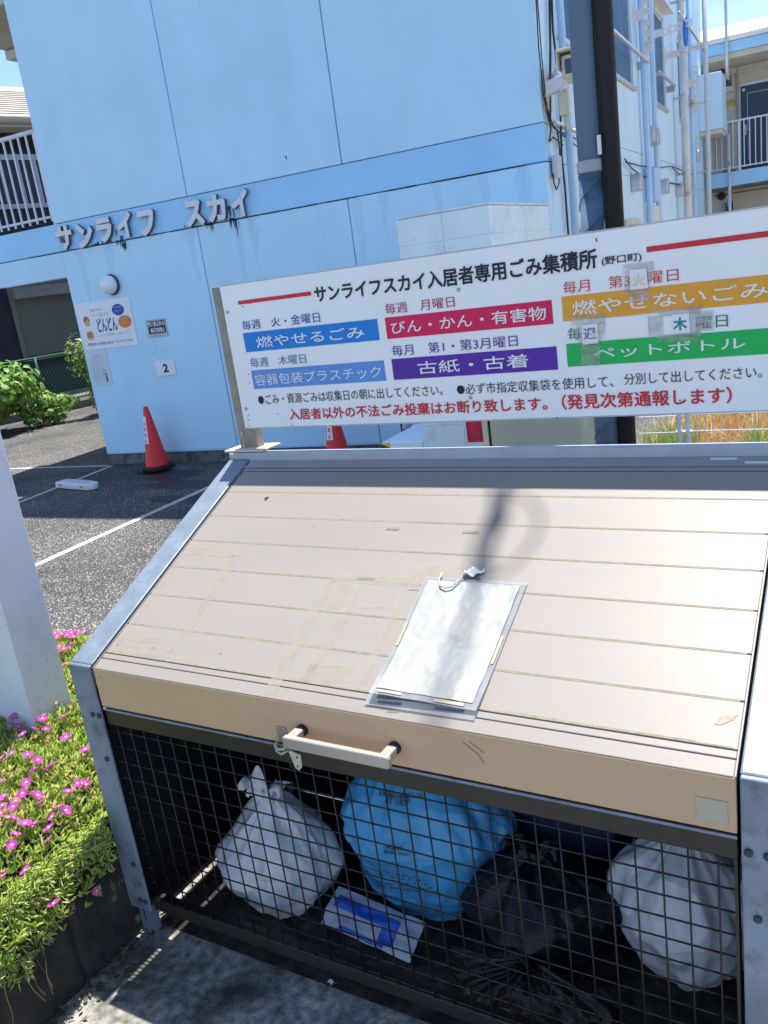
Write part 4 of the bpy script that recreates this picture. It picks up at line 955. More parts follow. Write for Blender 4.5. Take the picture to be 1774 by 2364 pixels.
for i, (px, py) in enumerate(allf):
    p = surf(px, py)
    if not p: continue
    yaw = rnd.uniform(0, 6.28); o = share('flower', fms[rnd.randrange(4)], (p.x, p.y, p.z + .006), ip, (rnd.uniform(-.5, .7), rnd.uniform(-.5, .6), yaw), scale=(rnd.uniform(.85, 1.15),)*3); nf += 1
for i in range(60):
    x = rnd.uniform(-2.2, -.3); y = rnd.uniform(-1.0, .85)
    if -1.95 < x < -.66 and .2 < y < .45: continue
    if x > -.9 and y < .45 and y > -.6: continue
    share('flower', fms[rnd.randrange(4)], (x, y, top(x, y) + .02), ip, (rnd.uniform(-.2, .4), rnd.uniform(-.2, .4), rnd.uniform(0, 6)), scale=(rnd.uniform(.8, 1.1),)*3)
# litter and twigs at the planter's foot
mb = MB(); rnd = random.Random(77)
for i in range(420):
    x = rnd.gauss(-.06, .045); y = rnd.uniform(-.75, .12); p = Vector((x, y, .004+rnd.random()*.012)); a = rnd.uniform(0, 6.28); s_ = rnd.uniform(.004, .014)
    t = Vector((math.cos(a), math.sin(a), rnd.uniform(-.2, .2)))*s_; b = Vector((-math.sin(a), math.cos(a), rnd.uniform(-.2, .5)))*s_*.5
    mb.add([p-t, p+b, p+t, p-b], [(0, 1, 2, 3)])
solo('leaf_litter', mb, litter, 'dry leaf litter gathered at the foot of the planter beside the bin post', 'leaf litter', (-.06, -.3, 0), kind='stuff')
mb = MB()
for i in range(5):
    x = rnd.uniform(-.085, -.06); y = rnd.uniform(-.6, 0); pts = [Vector((x, y, .32))]
    for k in range(5): pts.append(pts[-1] + Vector((rnd.uniform(.0, .02), rnd.uniform(-.02, .02), -.04)))
    mb.tube(pts, .0009, 4)
parts('dead_stem', mb, M('dead_stem_grey', (.12, .09, .06), .9, .3, 40), ip)

# ------------------------------------------------------------------ the refuse bin
BW = 1.6; FZ = .886; SLP = math.tan(math.radians(24.79))
def lz(y): return FZ + SLP*y
bn = thing('garbage_bin', 'large beige and grey steel garbage station bin with sloping lid and mesh front', 'garbage bin', (.8, .4, 0))
# frame: front posts, sloping side rails, rear posts, back rail
def prof_side(x0, x1, lab=None):
    return part('side_rail', MB().prism([(.0095, lz(.0095)-.07), (.0095, lz(.0095)), (.80, lz(.80)), (.80, lz(.80)-.07)], 0, x0, x1), galv, bn, bevel=.004)
prof_side(-.088, -.003); prof_side(BW+.003, BW+.088)
for x0, x1 in ((-.088, -.004), (BW+.004, BW+.088)):
    mbq = MB().prism([(.0, .095), (.0, lz(0)), (.009, lz(.009)), (.009, .095)], 0, x0, x1)
    mbq.mi[4 if False else 3] = 1
    p = part('front_post', mbq, [galvdark, galv], bn, bevel=.003)
    for f_ in p.data.polygons: f_.material_index = 1 if f_.normal.z > .5 else 0
    bx_ = x0+.052 if x0 < 0 else x0+.030
    for bz, dx in ((.741, .0), (.741, .026 if x0 < 0 else .028), (.605, .012), (.258, .012), (.131, .002), (.131, .022)):
        xx = bx_ + dx if x0 < 0 else x0 + .012 + dx*1.1
        part('bolt', MB().lathe([(.0075, .0), (.0075, -.004), (.004, -.006)], (xx, -.0005, bz), 12, 1), boltmat, p, smooth=True)
    part('rear_post', MB().box(x0, x1, .755, .80, .095, lz(.755)-.075), galvdark, bn)
    part('foot', MB().box(x0+.02, x1-.02, .01, .04, 0, .095), galvdark, bn); part('foot', MB().box(x0+.02, x1-.02, .76, .79, 0, .095), galvdark, bn)
xl = -.088
part('back_rail', MB().box(-.088, BW+.088, .7925, .834, lz(.80)-.075, lz(.80)+.016), M('back_rail_sunlit_steel', (.42, .45, .49), .45, .08, 14, .1, 200), bn, bevel=.004)  # paler than the other frame steel: sunlight on the rail put into its colour
# fixed strip above the hinge seam
def slope_box(mb, x0, x1, y0, y1, th, off=0.0):
    n = Vector((0, -math.sin(math.radians(24.79)), math.cos(math.radians(24.79))))
    a, b = Vector((0, y0, lz(y0))) + n*off, Vector((0, y1, lz(y1))) + n*off
    c, d = b - n*th, a - n*th
    return mb.prism([(a.y, a.z), (b.y, b.z), (c.y, c.z), (d.y, d.z)], 0, x0, x1)
part('hinge_strip', slope_box(MB(), .002, BW-.002, .741, .790, .02, -.004), topmat, bn, bevel=.002)
part('hinge_bead', slope_box(MB(), .002, BW-.002, .752, .757, .004, .001), topmat, bn)
GL = .013
lid = part('lid', slope_box(MB(), GL, BW-GL+.008, .012, .733, .018, -.0065), [grooved], bn)
ys = [.733, .6455, .6415, .543, .443, .343, .243, .143, .047]
edges = [(.6445, .733), (.5445, .6425), (.4445, .5420), (.3445, .4420), (.2445, .3420), (.1445, .2420), (.0500, .1420), (.0335, .0478), (.0005, .0315)]
for y0, y1 in edges: part('slat', slope_box(MB(), GL, BW-GL+.008, y0, y1, .006, 0), lidmat, lid, bevel=.0016)
# side trims of the lid
part('lid_edge_trim', slope_box(MB(), BW-GL+.0085, BW-GL+.0115, .001, .733, .02, .001), lidmat, lid)
part('lid_edge_trim', slope_box(MB(), GL-.0035, GL-.0005, .001, .733, .02, .001), lidmat, lid)
part('lid_front', MB().box(GL-.003, BW-GL+.011, .0, .012, .773, FZ-.0015), fasciamat, lid, bevel=.002)
# dust seams
mb = MB(); rnd = random.Random(3)
for y in (.6435, .5433, .4433, .3433, .2433, .1433):
    x = GL+.005
    while x < BW-GL:
        w = rnd.uniform(.05, .22); slope_box(mb, x, min(x+w, BW-GL), y-.0014-rnd.random()*.0012, y+.0008+rnd.random()*.0008, .0012, -.0008+.0012); x += w
part('dust_seam', mb, dirt, lid, kind='stuff')
mb = MB(); x = GL+.01
while x < BW-GL:
    w = rnd.uniform(.02, .08); slope_box(mb, x, min(x+w, BW-GL), .0505, .053+rnd.random()*.004, .0008, .0004); x += w
part('dust_seam', mb, dirt, lid, kind='stuff')
# tape residue
def sp(px, py, off=.0006):
    n = Vector((0, -math.sin(math.radians(24.79)), math.cos(math.radians(24.79)))); return onplane(px, py, n, Vector((0, 0, FZ)) + n*off)
def band(mb, pts, w):
    for a, b in zip(pts, pts[1:]):
        a = Vector(a); b = Vector(b); n = Vector((0, -math.sin(math.radians(24.79)), math.cos(math.radians(24.79)))); s_ = (b-a).normalized().cross(n)*w/2
        mb.quad(a-s_, b-s_, b+s_, a+s_)
def b1_(x, y): return sp(x*600/1660, 1100+y*600/1660)
def b2_(x, y): return sp(500+x*700/1660, 1050+y*700/1660)
mb = MB()
band(mb, [b1_(1200, 470), b1_(1525, 490)], .035); band(mb, [b1_(1510, 500), b1_(1100, 1130)], .028); band(mb, [b1_(730, 1090), b1_(1090, 1130)], .028); band(mb, [b1_(1180, 480), b1_(740, 1080)], .020); band(mb, [b1_(1030, 1030), b1_(970, 1110)], .015); band(mb, [b1_(840, 1030), b1_(1010, 1045)], .02)
band(mb, [b2_(620, 680), b2_(290, 1310)], .034); band(mb, [b2_(640, 670), b2_(1110, 700)], .030); band(mb, [b2_(700, 890), b2_(480, 1230)], .026); band(mb, [b2_(1010, 780), b2_(800, 1250)], .018)
band(mb, [b2_(490, 1190), b2_(740, 1200)], .05); band(mb, [b2_(620, 780), b2_(760, 780)], .10); band(mb, [b2_(1090, 630), b2_(1330, 650)], .05); band(mb, [b2_(780, 830), b2_(950, 835)], .012)
parts('tape_residue', mb, tape, lid)
mb = MB()
for pts in ([b2_(930, 405), b2_(1000, 407)], [b2_(1350, 423), b2_(1435, 425)], [b2_(772, 676), b2_(868, 679)]): band(mb, [p+Vector((0, 0, .0006)) for p in pts], .0085)
band(mb, [b2_(930, 1405), b2_(1000, 1408)], .004)
band(mb, [b2_(1045, 738), b2_(1110, 741)], .003)
parts('tape_scrap', mb, tapegrey, lid)
mb = MB()
for c, r_ in ((b2_(272, 238), .010),):
    for k in range(5): o_ = Vector((rnd.uniform(-1, 1)*.006, rnd.uniform(-1, 1)*.006, 0)); mb.lathe([(.0015, 0), (.0035, .0015), (.001, .003)], c+o_, 7)
for p in (b2_(22, 1088), b1_(1410, 1130), b2_(535, 390)): mb.lathe([(.0016, 0), (.0006, .0012)], p, 6)
parts('dropping', mb, grime, lid)
c = sp(1678, 1662); mb = MB()
mb.add([c + Vector(v)*.9 for v in ((-.022, -.012, -.0052), (-.010, -.013, -.0057), (.012, .002, .0012), (.020, .015, .0072), (.004, .012, .0058), (-.012, .004, .0021))], [(0, 1, 2, 3, 4, 5)])
part('foot_smudge', mb, M('tan_smudge', (.33, .27, .21), .7, .3, 60), lid)
# sticker on the fascia
part('sticker', MB().box(1.532, 1.584, -.0016, -.0004, .789, .835), M('faded_sticker', (.47, .41, .32), .6, .06, 20), lid)
# fine scratches
mb = MB()
for (a, b, c, d) in ((1.085, .862, 1.118, .838), (1.118, .838, 1.128, .82), (1.10, .865, 1.13, .845), (.03, .865, .035, .860)): mb.tube([(a, -.0006, b), (c, -.0006, d)], .0006, 4)
parts('scratch', mb, boltmat, lid)
# handle
hz = .819
hm = part('handle', MB().prism([(.669, hz-.017), (.665, hz-.010), (.665, hz+.008), (.669, hz+.013), (.934, hz+.012), (.939, hz+.007), (.939, hz-.012), (.934, hz-.018)], 1, -.058, -.044)
          .box(.670, .694, -.046, -.012, hz-.011, hz+.011).box(.911, .935, -.046, -.012, hz-.011, hz+.011), handlemat, lid, bevel=.0045)
parts('handle_foot', MB().lathe([(.014, -.012), (.0145, -.0005)], (.682, 0, hz), 20, 1).lathe([(.014, -.012), (.0145, -.0005)], (.923, 0, hz), 20, 1), rubber, hm, smooth=True)
# latch
lt = part('latch', MB().box(.607, .634, -.004, -.0005, .780, .815), steel, lid, bevel=.001)
part('latch_hook', MB().tube([(.612, -.012, .785), (.610, -.022, .776), (.620, -.026, .771), (.634, -.022, .773), (.640, -.012, .780)], .004, 8).tube([(.610, -.010, .772), (.612, -.022, .764), (.626, -.024, .760), (.640, -.014, .766)], .004, 8), steel, lt, smooth=True)
# front mesh panel with its rails
mp = part('mesh_panel', MB().box(.003, BW-.003, .010, .040, .711, .764), raildark, bn, bevel=.003)
part('rail_top_lip', MB().box(.003, BW-.003, .006, .0098, .757, .763), galvdark, mp)  # narrow steel lip in front of the top rail
part('bottom_rail', MB().box(.003, BW-.003, .010, .040, .100, .140), raildark, mp, bevel=.003)
stk_ = part('strike_plate', MB().prism([(.621, .752), (.655, .744), (.653, .712), (.644, .700), (.634, .705)], 1, .005, .0098), M('strike_cream', (.55, .50, .38), .4, .15, 40), mp, bevel=.001)
parts('screw', MB().lathe([(.003, .005), (.002, .0035)], (.642, 0, .712), 8, 1).lathe([(.003, .005), (.002, .0035)], (.645, 0, .736), 8, 1), boltmat, stk_)
for x0 in (BW-.010,): part('side_stile', MB().box(x0, x0+.006, .012, .038, .141, .7105), raildark, mp)
vwm = mesh_of('wire', MB().tube([(0, 0, .14), (0, 0, .711)], .0020, 6), wiremat, smooth=True)
hwm = mesh_of('wire', MB().tube([(.000, 0, 0), (BW-.004, 0, 0)], .0020, 6), wiremat, smooth=True)
for k in range(32): share('wire', vwm, (.0376+.0492*k+random.uniform(-.0007, .0007), .0105, 0), mp, (0, random.uniform(-.0016, .0016), 0))
for k in range(12): share('wire', hwm, (0, .0150, .6910-.0495*k+random.uniform(-.0006, .0006)), mp, (0, random.uniform(-.0006, .0006), 0))
# hidden sides and back
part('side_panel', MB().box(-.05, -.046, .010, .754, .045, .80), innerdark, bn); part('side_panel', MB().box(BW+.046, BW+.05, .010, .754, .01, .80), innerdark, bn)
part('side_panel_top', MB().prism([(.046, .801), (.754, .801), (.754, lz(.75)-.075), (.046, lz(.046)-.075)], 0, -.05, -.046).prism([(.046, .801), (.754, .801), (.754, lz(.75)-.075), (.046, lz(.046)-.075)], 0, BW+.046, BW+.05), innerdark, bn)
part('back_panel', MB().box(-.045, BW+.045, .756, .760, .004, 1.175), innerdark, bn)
part('data_label', slope_box(MB(), 1.44, 1.50, .776, .7825, .0012, -.0025), pipewhite, bn); part('data_label', slope_box(MB(), 1.52, 1.57, .757, .763, .0012, .0030), pipewhite, bn)
# ---- hanging laminated sheet on the lid
nsh = thing('laminated_sheet', 'sun bleached blank laminated sheet hanging on a string over the lid', 'notice', (.98, .2, lz(.2)))
A_, B_, C_, D_ = [sp(*q, .004) for q in ((988, 1331), (1214, 1345), (1096, 1645), (862, 1612))]
nrm = Vector((0, -math.sin(math.radians(24.79)), math.cos(math.radians(24.79))))
def sheetfn(off, m0, m1, n0, n1, curl=.012, wav=.002, sd=0, wr_=0.0):
    def f(s, t):
        s2 = m0 + (m1-m0)*s; t2 = n0 + (n1-n0)*t
        p = (A_*(1-s2)+B_*s2)*(1-t2) + (D_*(1-s2)+C_*s2)*t2
        lift = curl*max(0, t2-.55)**2*(1.6-s2)*2.0 + wav*abs(mn.noise(Vector((s2*3, t2*4, 5)))) + wr_*(abs(mn.noise(Vector((s2*4+t2*2, t2*3-s2*3, 8)))) + .35*abs(mn.noise(Vector((s2*11, t2*13+s2*6, 2)))))
        return p + nrm*(off + lift)
    return f
part('backing_board', MB().grid(sheetfn(-.0028, -.04, 1.0, .80, 1.035, .002, .0005), 20, 8), cardboard, nsh)
part('rear_film', MB().grid(sheetfn(-.0018, -.06, 1.02, .75, 1.05, .003, .001), 20, 8), film, nsh)
part('film', MB().grid(sheetfn(.0, -.02, 1.02, .0, 1.0, .03, .003), 24, 32), film, nsh)
part('paper', MB().grid(sheetfn(.0012, .03, .965, .035, .955, .03, .003, wr_=.0035), 60, 90), paper, nsh, smooth=True)
mb = MB(); mb.grid(sheetfn(.0020, .975, 1.0, .45, .66, .03, .003), 2, 10); mb.grid(sheetfn(.0020, -.01, .018, .40, .60, .03, .003), 2, 10); mb.grid(sheetfn(.0020, .62, .9, .965, .988, .03, .003), 10, 2); mb.grid(sheetfn(.0020, .06, .3, .965, .985, .03, .003), 10, 2)
parts('yellowed_tape', mb, yellowtape, nsh)
def b2o(x, y, o): return b2_(x, y) + nrm*o
part('string', MB().tube([b2o(1243, 660, .010), b2o(1228, 700, .012), b2o(1232, 735, .012), b2o(1262, 750, .013), b2o(1300, 740, .013), b2o(1335, 705, .012), b2o(1362, 672, .010), b2o(1400, 655, .008)], .0020, 7), M('grey_string', (.42, .44, .48), .8, .3, 200), nsh, smooth=True)
mb = MB(); c = b2o(1408, 655, .010)
mb.grid(lambda s, t: c + Vector((.022*(s-.5)*2 + .006*math.sin(t*9), .014*(t-.5)*2, .006*math.sin(s*8+t*5) + .004*(t-.5))), 6, 6)
part('tape_tab', mb, M('white_tape', (.7, .71, .74), .4, .1, 50), nsh)

# ------------------------------------------------------------------ sign board
SYP = .83
sg = thing('sign_board', 'white printed garbage collection timetable sign with coloured boxes behind the bin lid', 'sign', (.8, .85, 1.25))
SL, SR_, SZ0, SZ1 = -.028, 1.640, 1.349, 1.806
part('panel', MB().box(SL, SR_, SYP, SYP+.003, SZ0, SZ1), signwhite, sg)
parts('panel_rim', MB().box(SL, SR_, SYP-.0005, SYP+.012, SZ1+.0005, SZ1+.004).box(SL, SR_, SYP-.0005, SYP+.012, SZ0-.0035, SZ0-.0005), signedge, sg)
for x0 in (-.075, BW+.02):
    pst = part('post', MB().box(x0, x0+.075, SYP+.0135, SYP+.052, 1.235, 1.808), postbeige, sg, bevel=.003)
    part('bracket', MB().box(x0-.035, x0+.125, SYP-.032, SYP+.075, 1.2735, 1.2795), bracketbeige, pst, bevel=.002)
    for z in (1.33, 1.285): part('screw', MB().lathe([(.006, -.001), (.006, -.004), (.003, -.006)], (x0+.020, SYP+.0135, z), 10, 1), steel, pst)
r5k = 650/1660; r6k = 674/1660
def s5(x, y, o=0): p = onplane(480+x*r5k, 550+y*r5k, (0, 1, 0), (0, SYP, 0)); return p.x, p.z
def s6(x, y, o=0): p = onplane(1100+x*r6k, 450+y*r6k, (0, 1, 0), (0, SYP, 0)); return p.x, p.z
YS = SYP - .0012
def sbox(name, pts, m, lvl=1):
    xs0 = (pts[0][0]+pts[3][0])/2; xs1 = (pts[1][0]+pts[2][0])/2; z1 = (pts[0][1]+pts[1][1])/2; z0 = (pts[2][1]+pts[3][1])/2
    return part(name, MB().box(xs0, xs1, SYP-.0008*lvl-.0004, SYP-.0008*lvl+.0003, z0, z1), m, sg)
def stext(body, lb, lt, rb, rt, m, bold=.0, lvl=2):
    x0 = (lb[0]+lt[0])/2; x1 = (rb[0]+rt[0])/2; z0 = (lb[1]+rb[1])/2; z1 = (lt[1]+rt[1])/2; y = SYP-.0008*lvl-.0006
    mb = MB(); b_ = bold*(z1-z0)*1.0
    for q, (dx, dz) in enumerate(((0, 0), (1, 0), (-1, 0), (0, 1), (0, -1), (.7, .7), (-.7, .7), (.7, -.7), (-.7, -.7)) if bold else ((0, 0),)):
        textmb(mb, body, lambda s, t, w: (x0+(x1-x0)*s+dx*b_, y-.00002*q, z0+(z1-z0)*t+dz*b_))
    return part('lettering', mb, m, sg, kind='stuff')
sbox('red_bar', [s5(180,368), s5(610,315), s5(610,338), s5(182,391)], K_red)
xr, _ = s6(968, 310); _, zt_ = s6(968, 295); _, zb_ = s6(970, 327)
part('red_bar', MB().box(xr, 1.585, SYP-.0012, SYP-.0005, zb_, zt_), K_red, sg)
stext('サンライフスカイ入居者専用ごみ集積所', s5(632,375), s5(632,285), s6(685,420), s6(685,305), K_black, .026)
stext('(野口町)', s6(715,405), s6(715,362), s6(940,380), s6(940,320), K_black, .018)
stext('毎週　火・金曜日', s5(205,540), s5(203,483), s5(665,497), s5(660,437), K_navy)
sbox('blue_box', [s5(207,557), s5(1000,478), s5(1015,603), s5(228,670)], K_blue)
stext('燃やせるごみ', s5(292,642), s5(285,575), s5(928,590), s5(920,522), K_white, .010)
stext('毎週　木曜日', s5(252,757), s5(250,702), s5(583,743), s5(580,684), K_slate)
sbox('light_blue_box', [s5(255,778), s5(1038,722), s5(1055,842), s5(275,887)], K_ltblue)
stext('容器包装プラスチック', s5(282,867), s5(278,800), s5(1028,822), s5(1020,755), K_white)
stext('毎週　月曜日', s5(1047,447), s5(1045,383), s5(1458,408), s5(1455,343), K_magenta)
sbox('crimson_box', [s5(1045,468), s6(430,597), s6(438,732), s5(1060,595)], K_crimson)
stext('びん・かん・有害物', s5(1085,562), s5(1080,487), s6(400,712), s6(397,636), K_white, .010)
stext('毎月　第1・第3月曜日', s5(1089,695), s5(1085,630), s6(238,860), s6(235,797), K_purplet)
sbox('purple_box', [s5(1085,715), s6(457,858), s6(465,990), s5(1098,838)], K_purple)
stext('古紙・古着', s5(1242,800), s5(1238,730), s6(298,980), s6(295,900), K_white, .010)
xo = s6(490, 648)[0]; zo1 = (s6(485,580)[1]+s6(1660,450)[1])/2; zo0 = (s6(495,717)[1]+s6(1660,612)[1])/2
part('orange_box', MB().box(xo, 1.592, SYP-.0012, SYP-.0005, zo0, zo1), K_orange, sg)
stext('燃やせないごみ', s6(548,675), s6(545,598), s6(1662,590), s6(1655,498), K_white, .010)
stext('毎月　第3', s6(495,557), s6(492,488), s6(878,528), s6(875,455), K_ored)
stext('曜日', s6(975,502), s6(973,440), s6(1152,492), s6(1150,416), K_ored)
xg = s6(516, 912)[0]; zg1 = (s6(512,848)[1]+s6(1660,755)[1])/2; zg0 = (s6(520,978)[1]+s6(1660,903)[1])/2
part('green_box', MB().box(xg, 1.592, SYP-.0012, SYP-.0005, zg0, zg1), K_green, sg)
stext('ペットボトル', s6(670,925), s6(668,868), s6(1532,880), s6(1530,808), K_white, .010)
stext('毎', s6(522,825), s6(518,758), s6(600,820), s6(598,752), K_dgreen)
stext('曜日', s6(1252,762), s6(1250,692), s6(1432,750), s6(1430,680), K_dgreen)
stext('●ごみ・資源ごみは収集日の朝に出してください。', s5(300,978), s5(298,918), s5(1388,930), s5(1383,868), K_black)
stext('●必ず市指定収集袋を使用して、', s5(1472,928), s5(1470,860), s6(780,1088), s6(778,1025), K_black)
stext('分別して出してください。', s6(843,1080), s6(840,1014), s6(1628,1040), s6(1622,972), K_black)
stext('入居者以外の不法ごみ投棄はお断り致します。', s5(484,1070), s5(480,1000), s6(405,1222), s6(402,1155), K_red, .022)
stext('（発見次第通報します）', s6(490,1222), s6(488,1135), s6(1455,1180), s6(1450,1092), K_red, .022)
# patch papers and tape
def squad(name, pts, m, y, grp=None):
    mb = MB(); P_ = [s6(*q) for q in pts]; mb.add([(p[0], y, p[1]) for p in P_], [(0, 1, 2, 3)]); return part(name, mb, m, sg)
yt = SYP-.0040; yp_ = SYP-.0048
squad('blank_patch', [(735,700),(975,682),(982,803),(742,822)], signwhite, SYP-.0030)
squad('blank_patch', [(1065,690),(1120,686),(1125,790),(1070,795)], signwhite, SYP-.0030)
squad('patch_paper', [(873,425),(968,418),(980,528),(880,540)], K_white, yp_); squad('patch_paper', [(600,740),(690,732),(697,840),(608,850)], K_white, yp_); squad('patch_paper', [(1113,680),(1212,672),(1218,780),(1120,790)], K_white, yp_)
def ptext(ch, a, b, c, d, m, bold):
    P_ = [s6(*q) for q in (a, b, c, d)]; x0 = (P_[0][0]+P_[1][0])/2; x1 = (P_[2][0]+P_[3][0])/2; z0 = (P_[0][1]+P_[2][1])/2; z1 = (P_[1][1]+P_[3][1])/2
    mb = MB(); textmb(mb, ch, lambda s, t, w: (x0+(x1-x0)*s, yp_-.0007, z0+(z1-z0)*t), bold); part('lettering', mb, m, sg)
ptext('火', (890,522), (888,448), (965,515), (962,440), K_paleyel, .02); ptext('週', (612,825), (610,758), (688,815), (685,750), K_grey, .02); ptext('木', (1122,772), (1120,700), (1203,765), (1200,692), K_teal, .035)
for pts in ([(835,395),(1010,375),(1015,420),(838,445)], [(838,440),(876,436),(885,560),(846,565)], [(966,415),(1012,410),(1000,470),(975,545)], [(870,540),(985,525),(985,600),(875,612)],
            [(540,685),(740,672),(735,735),(545,745)], [(570,745),(606,742),(612,850),(575,855)], [(690,725),(738,722),(720,825),(698,835)], [(598,850),(705,842),(708,970),(600,965)],
            [(998,655),(1275,628),(1280,670),(1062,690)], [(978,690),(1062,683),(1060,800),(985,805)], [(1210,640),(1275,635),(1278,800),(1218,805)], [(1030,795),(1275,775),(1270,825),(1035,838)], [(1245,660),(1352,655),(1352,770),(1250,775)]):
    squad('old_tape', pts, oldtape, yt); yt -= .00004
for q, f_ in (((118, 437), s5), ((227, 1005), s5), ((1480, 303), s5), ((1550, 938), s5)):
    x, z = f_(*q); part('rivet', MB().lathe([(.0052, -.0006), (.0052, -.003), (.0025, -.0045)], (x, SYP, z), 12, 1), steel, sg, smooth=True)
mb = MB()
for q in ((209, 403), (252, 385), (415, 1037), (240, 1045), (240, 1072), (245, 1105), (500, 1103), (247, 850), (242, 802)): x, z = s5(*q); mb.box(x-.0016, x+.0016, SYP-.0008, SYP-.0003, z-.002, z+.002)
for q in ((682, 250), (684, 262), (325, 1112), (1158, 1168), (460, 1268)): x, z = s6(*q); mb.box(x-.0018, x+.0018, SYP-.0008, SYP-.0003, z-.002, z+.002)
parts('chip_mark', mb, boltmat, sg)

# ------------------------------------------------------------------ rubbish bags behind the mesh
def bag(name, label, c, r, h, m, seed, knot=True, crumple=.02, wrinkle=16, lean=(0, 0), cat='garbage bag', taper=(.52, 1.7)):
    t = thing(name, label, cat, (c[0], c[1], 0)); rnd = random.Random(seed); mb = MB(); nu, nv = 120, 76
    so_ = Vector((seed*3.1, seed*1.7, seed))
    def f(s, q):
        a = s*2*math.pi; ph = q   # 0 bottom .. 1 top
        prof = (math.sin(min(1, ph*1.35+.12)*math.pi/2)**.6 if ph < .5 else 1)*(1-max(0, (ph-taper[0])/(1-taper[0]))**taper[1]*.93)
        zz = h*(.02 + .98*ph)
        d = Vector((math.cos(a), math.sin(a), 0))
        crease = abs(math.sin(a*wrinkle/2 + 3*mn.noise(Vector((a*1.2, ph*2, seed))))) * crumple * (.3+1.6*max(0, ph-.35))
        big = mn.noise(Vector((d.x*1.7, d.y*1.7, ph*3)) + so_)*.20; fine = (mn.noise(Vector((d.x*6, d.y*6, ph*11)) + so_))*.05 + mn.ridged_multi_fractal(Vector((d.x*2.5, d.y*2.5, ph*3.5)) + so_, .9, 2.1, 4, 1, 2)*.034
        if ph < .02: prof *= .15
        rr_ = prof*(1 + big + fine) 
        return (c[0] + d.x*(r[0]*rr_ - crease) + lean[0]*ph*ph, c[1] + d.y*(r[1]*rr_ - crease) + lean[1]*ph*ph, max(zz + .03*mn.noise(Vector((d.x*2, d.y*2, 9)) + so_)*(ph > .05), .004) + .002)
    mb.grid(f, nu, nv); part('bag_body', mb, m, t, smooth=True)
    if knot:
        kx, ky, kz = c[0]+lean[0], c[1]+lean[1], h
        k = MB()
        for sgn in (-1, 1):
            k.grid(lambda s, q: (kx + sgn*(.012+.055*q + .01*math.sin(s*6)) , ky - .02 + .05*(s-.5)*(.3+q) + .012*math.sin(q*9+s*5), kz - .03 + .075*math.sin(q*2.4) + .012*math.sin(s*9)), 8, 10)
        k.grid(lambda s, q: (kx + .03*math.cos(s*6.283)*(1-.3*q), ky + .03*math.sin(s*6.283)*(1-.3*q), kz-.05+.06*q), 12, 4)
        part('knot', k, m, t, smooth=True)
    return t
b_1 = bag('tied_white_bag', 'bulging white plastic garbage bag tied in a knot at the left of the bin', (.285, .262), (.195, .175), .43, whitebag, 4, lean=(.05, -.04), crumple=.007, taper=(.36, 1.35))
# handles of the tied carrier bag and content showing through
k = MB(); cx, cy = .345, .175
k.grid(lambda s, q: (cx-.02+.075*(s-.5)+.01*math.sin(q*7), cy+.02+.02*math.sin(s*3.1)-.015*q, .43+.10*q-.05*(s-.5)**2*8*q), 8, 10)
part('bag_ear', k, whitebag, b_1, smooth=True)
b_2 = bag('blue_city_bag', 'translucent blue municipal garbage bag with black print, fullest in the middle', (.705, .40), (.245, .165), .56, bluebag, 9, knot=False, wrinkle=10, crumple=.008)
mb = MB()
def p5(x, y, yy=.222): return onplane(450+x*650/1660, 1650+y*650/1660, (0, 1, 0), (0, yy, 0))
def bagprint(body, a, b, h):
    A = p5(*a); B = p5(*b); up = (p5(a[0], a[1]-h) - A)
    for q, (dx, dz) in enumerate(((0, 0), (.0007, 0), (0, .0007))):
        textmb(mb, body, lambda s_, t, w: A + (B-A)*s_ + up*t + Vector((dx, -.004-((A.x+(B.x-A.x)*s_)-.70)**2*-.9, dz)))
bagprint('BURNABLE GARBAGE ONLY', (1090, 470), (1350, 510), 30); bagprint('仅限于可燃垃圾', (1135, 500), (1262, 520), 34); bagprint('타는 쓰레기', (1125, 525), (1252, 545), 30)
bagprint('ごみを減らして', (1118, 782), (1222, 800), 24); bagprint('家庭の資源に目を向けて', (1118, 812), (1272, 838), 22)
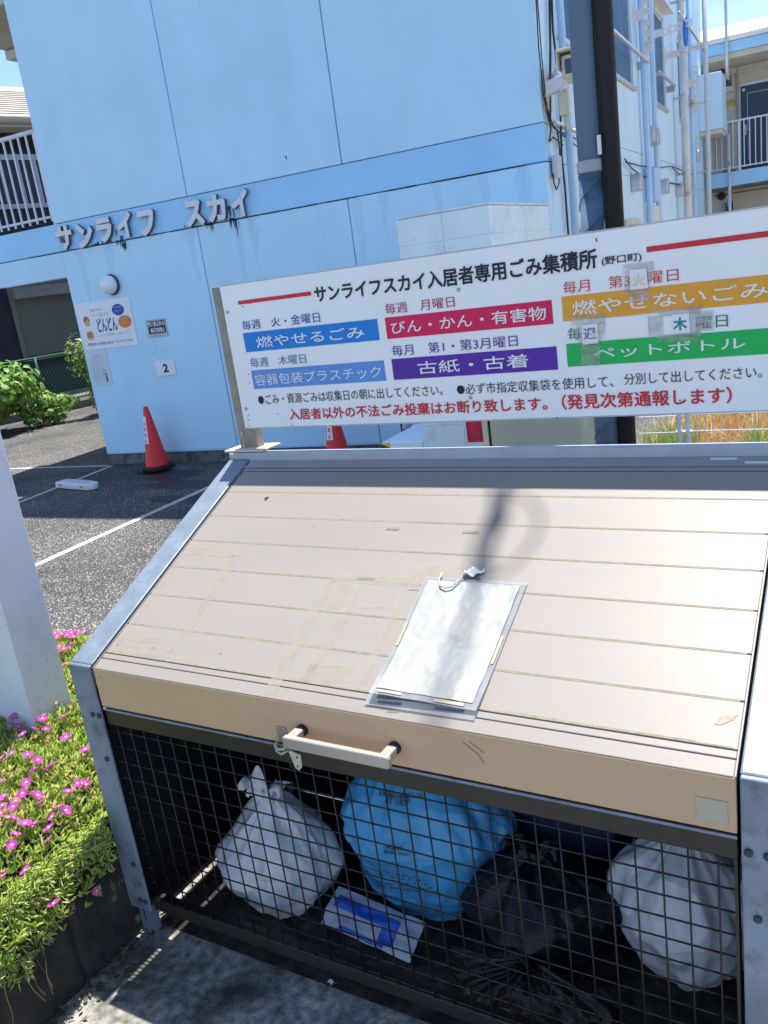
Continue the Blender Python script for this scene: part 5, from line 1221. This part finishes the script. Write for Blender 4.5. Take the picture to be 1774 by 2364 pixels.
for i in range(5): bagprint('分別ルールを守って正しく出しましょう', (960+30*i, 900+26*i), (1300+30*i, 965+26*i), 14)
part('printing', mb, K_black, b_2, kind='stuff')
b_3 = bag('right_white_bag', 'white plastic bag slumped against the right post of the bin', (1.42, .435), (.18, .16), .45, whitebag, 14, lean=(0, -.02), crumple=.008)
b_4 = bag('black_bag', 'glossy black crumpled garbage bag low in the middle of the bin', (1.07, .34), (.195, .16), .34, blackbag, 23, crumple=.010, knot=True)
b_5 = bag('grey_bag', 'dim grey blue bag half hidden behind the black bag', (1.05, .62), (.20, .12), .60, M('slate_bag', (.05, .08, .14), .35, .2, 6), 29, knot=False)
b_6 = bag('brown_film_bag', 'brown tinted crumpled plastic wrap lying under the black bag', (1.10, .17), (.22, .10), .16, browny, 37, knot=False, crumple=.03)
ct = thing('flattened_carton', 'flattened blue and white plastic packet lying in front of the blue bag', 'packet', (.66, .2, .0))
FC = Matrix.Translation((.62, .22, .075)) @ Matrix.Rotation(math.radians(8), 4, 'Y') @ Matrix.Rotation(math.radians(24), 4, 'X')
def cf(s, t): p = FC @ Vector((-.14+.28*s, -.055+.11*t, .012*mn.noise(Vector((s*5, t*4, 2)))+.012*math.sin(t*3))); return p
part('packet_body', MB().grid(cf, 30, 12), M('packet_white', (.46, .50, .58), .3, .1, 9), ct, smooth=True)
part('packet_support', MB().box(.49, .70, .24, .29, .0, .05), M('packet_under', (.25, .30, .36), .4, .2, 9), ct, bevel=.02)
def cf2(a0, a1, t0, t1): return lambda s, t: cf(a0+(a1-a0)*s, t0+(t1-t0)*t) + Vector((0, -.0015, .0018))
parts('blue_print', MB().grid(cf2(.06, .62, .48, .80), 16, 5).grid(cf2(.62, .78, .15, .75), 6, 6).grid(cf2(.2, .7, .02, .12), 12, 2), ink('packet_blue', (.02, .12, .60), .3), ct)
solo('paper_scrap', MB().grid(lambda s, t: (.56+.02*s+.004*t, .055+.012*t, .004+.004*math.sin(s*5+t)), 4, 4), K_white, 'tiny white paper scrap on the concrete just behind the mesh', 'litter', (.565, .06, 0))
# finish: rest the origin data
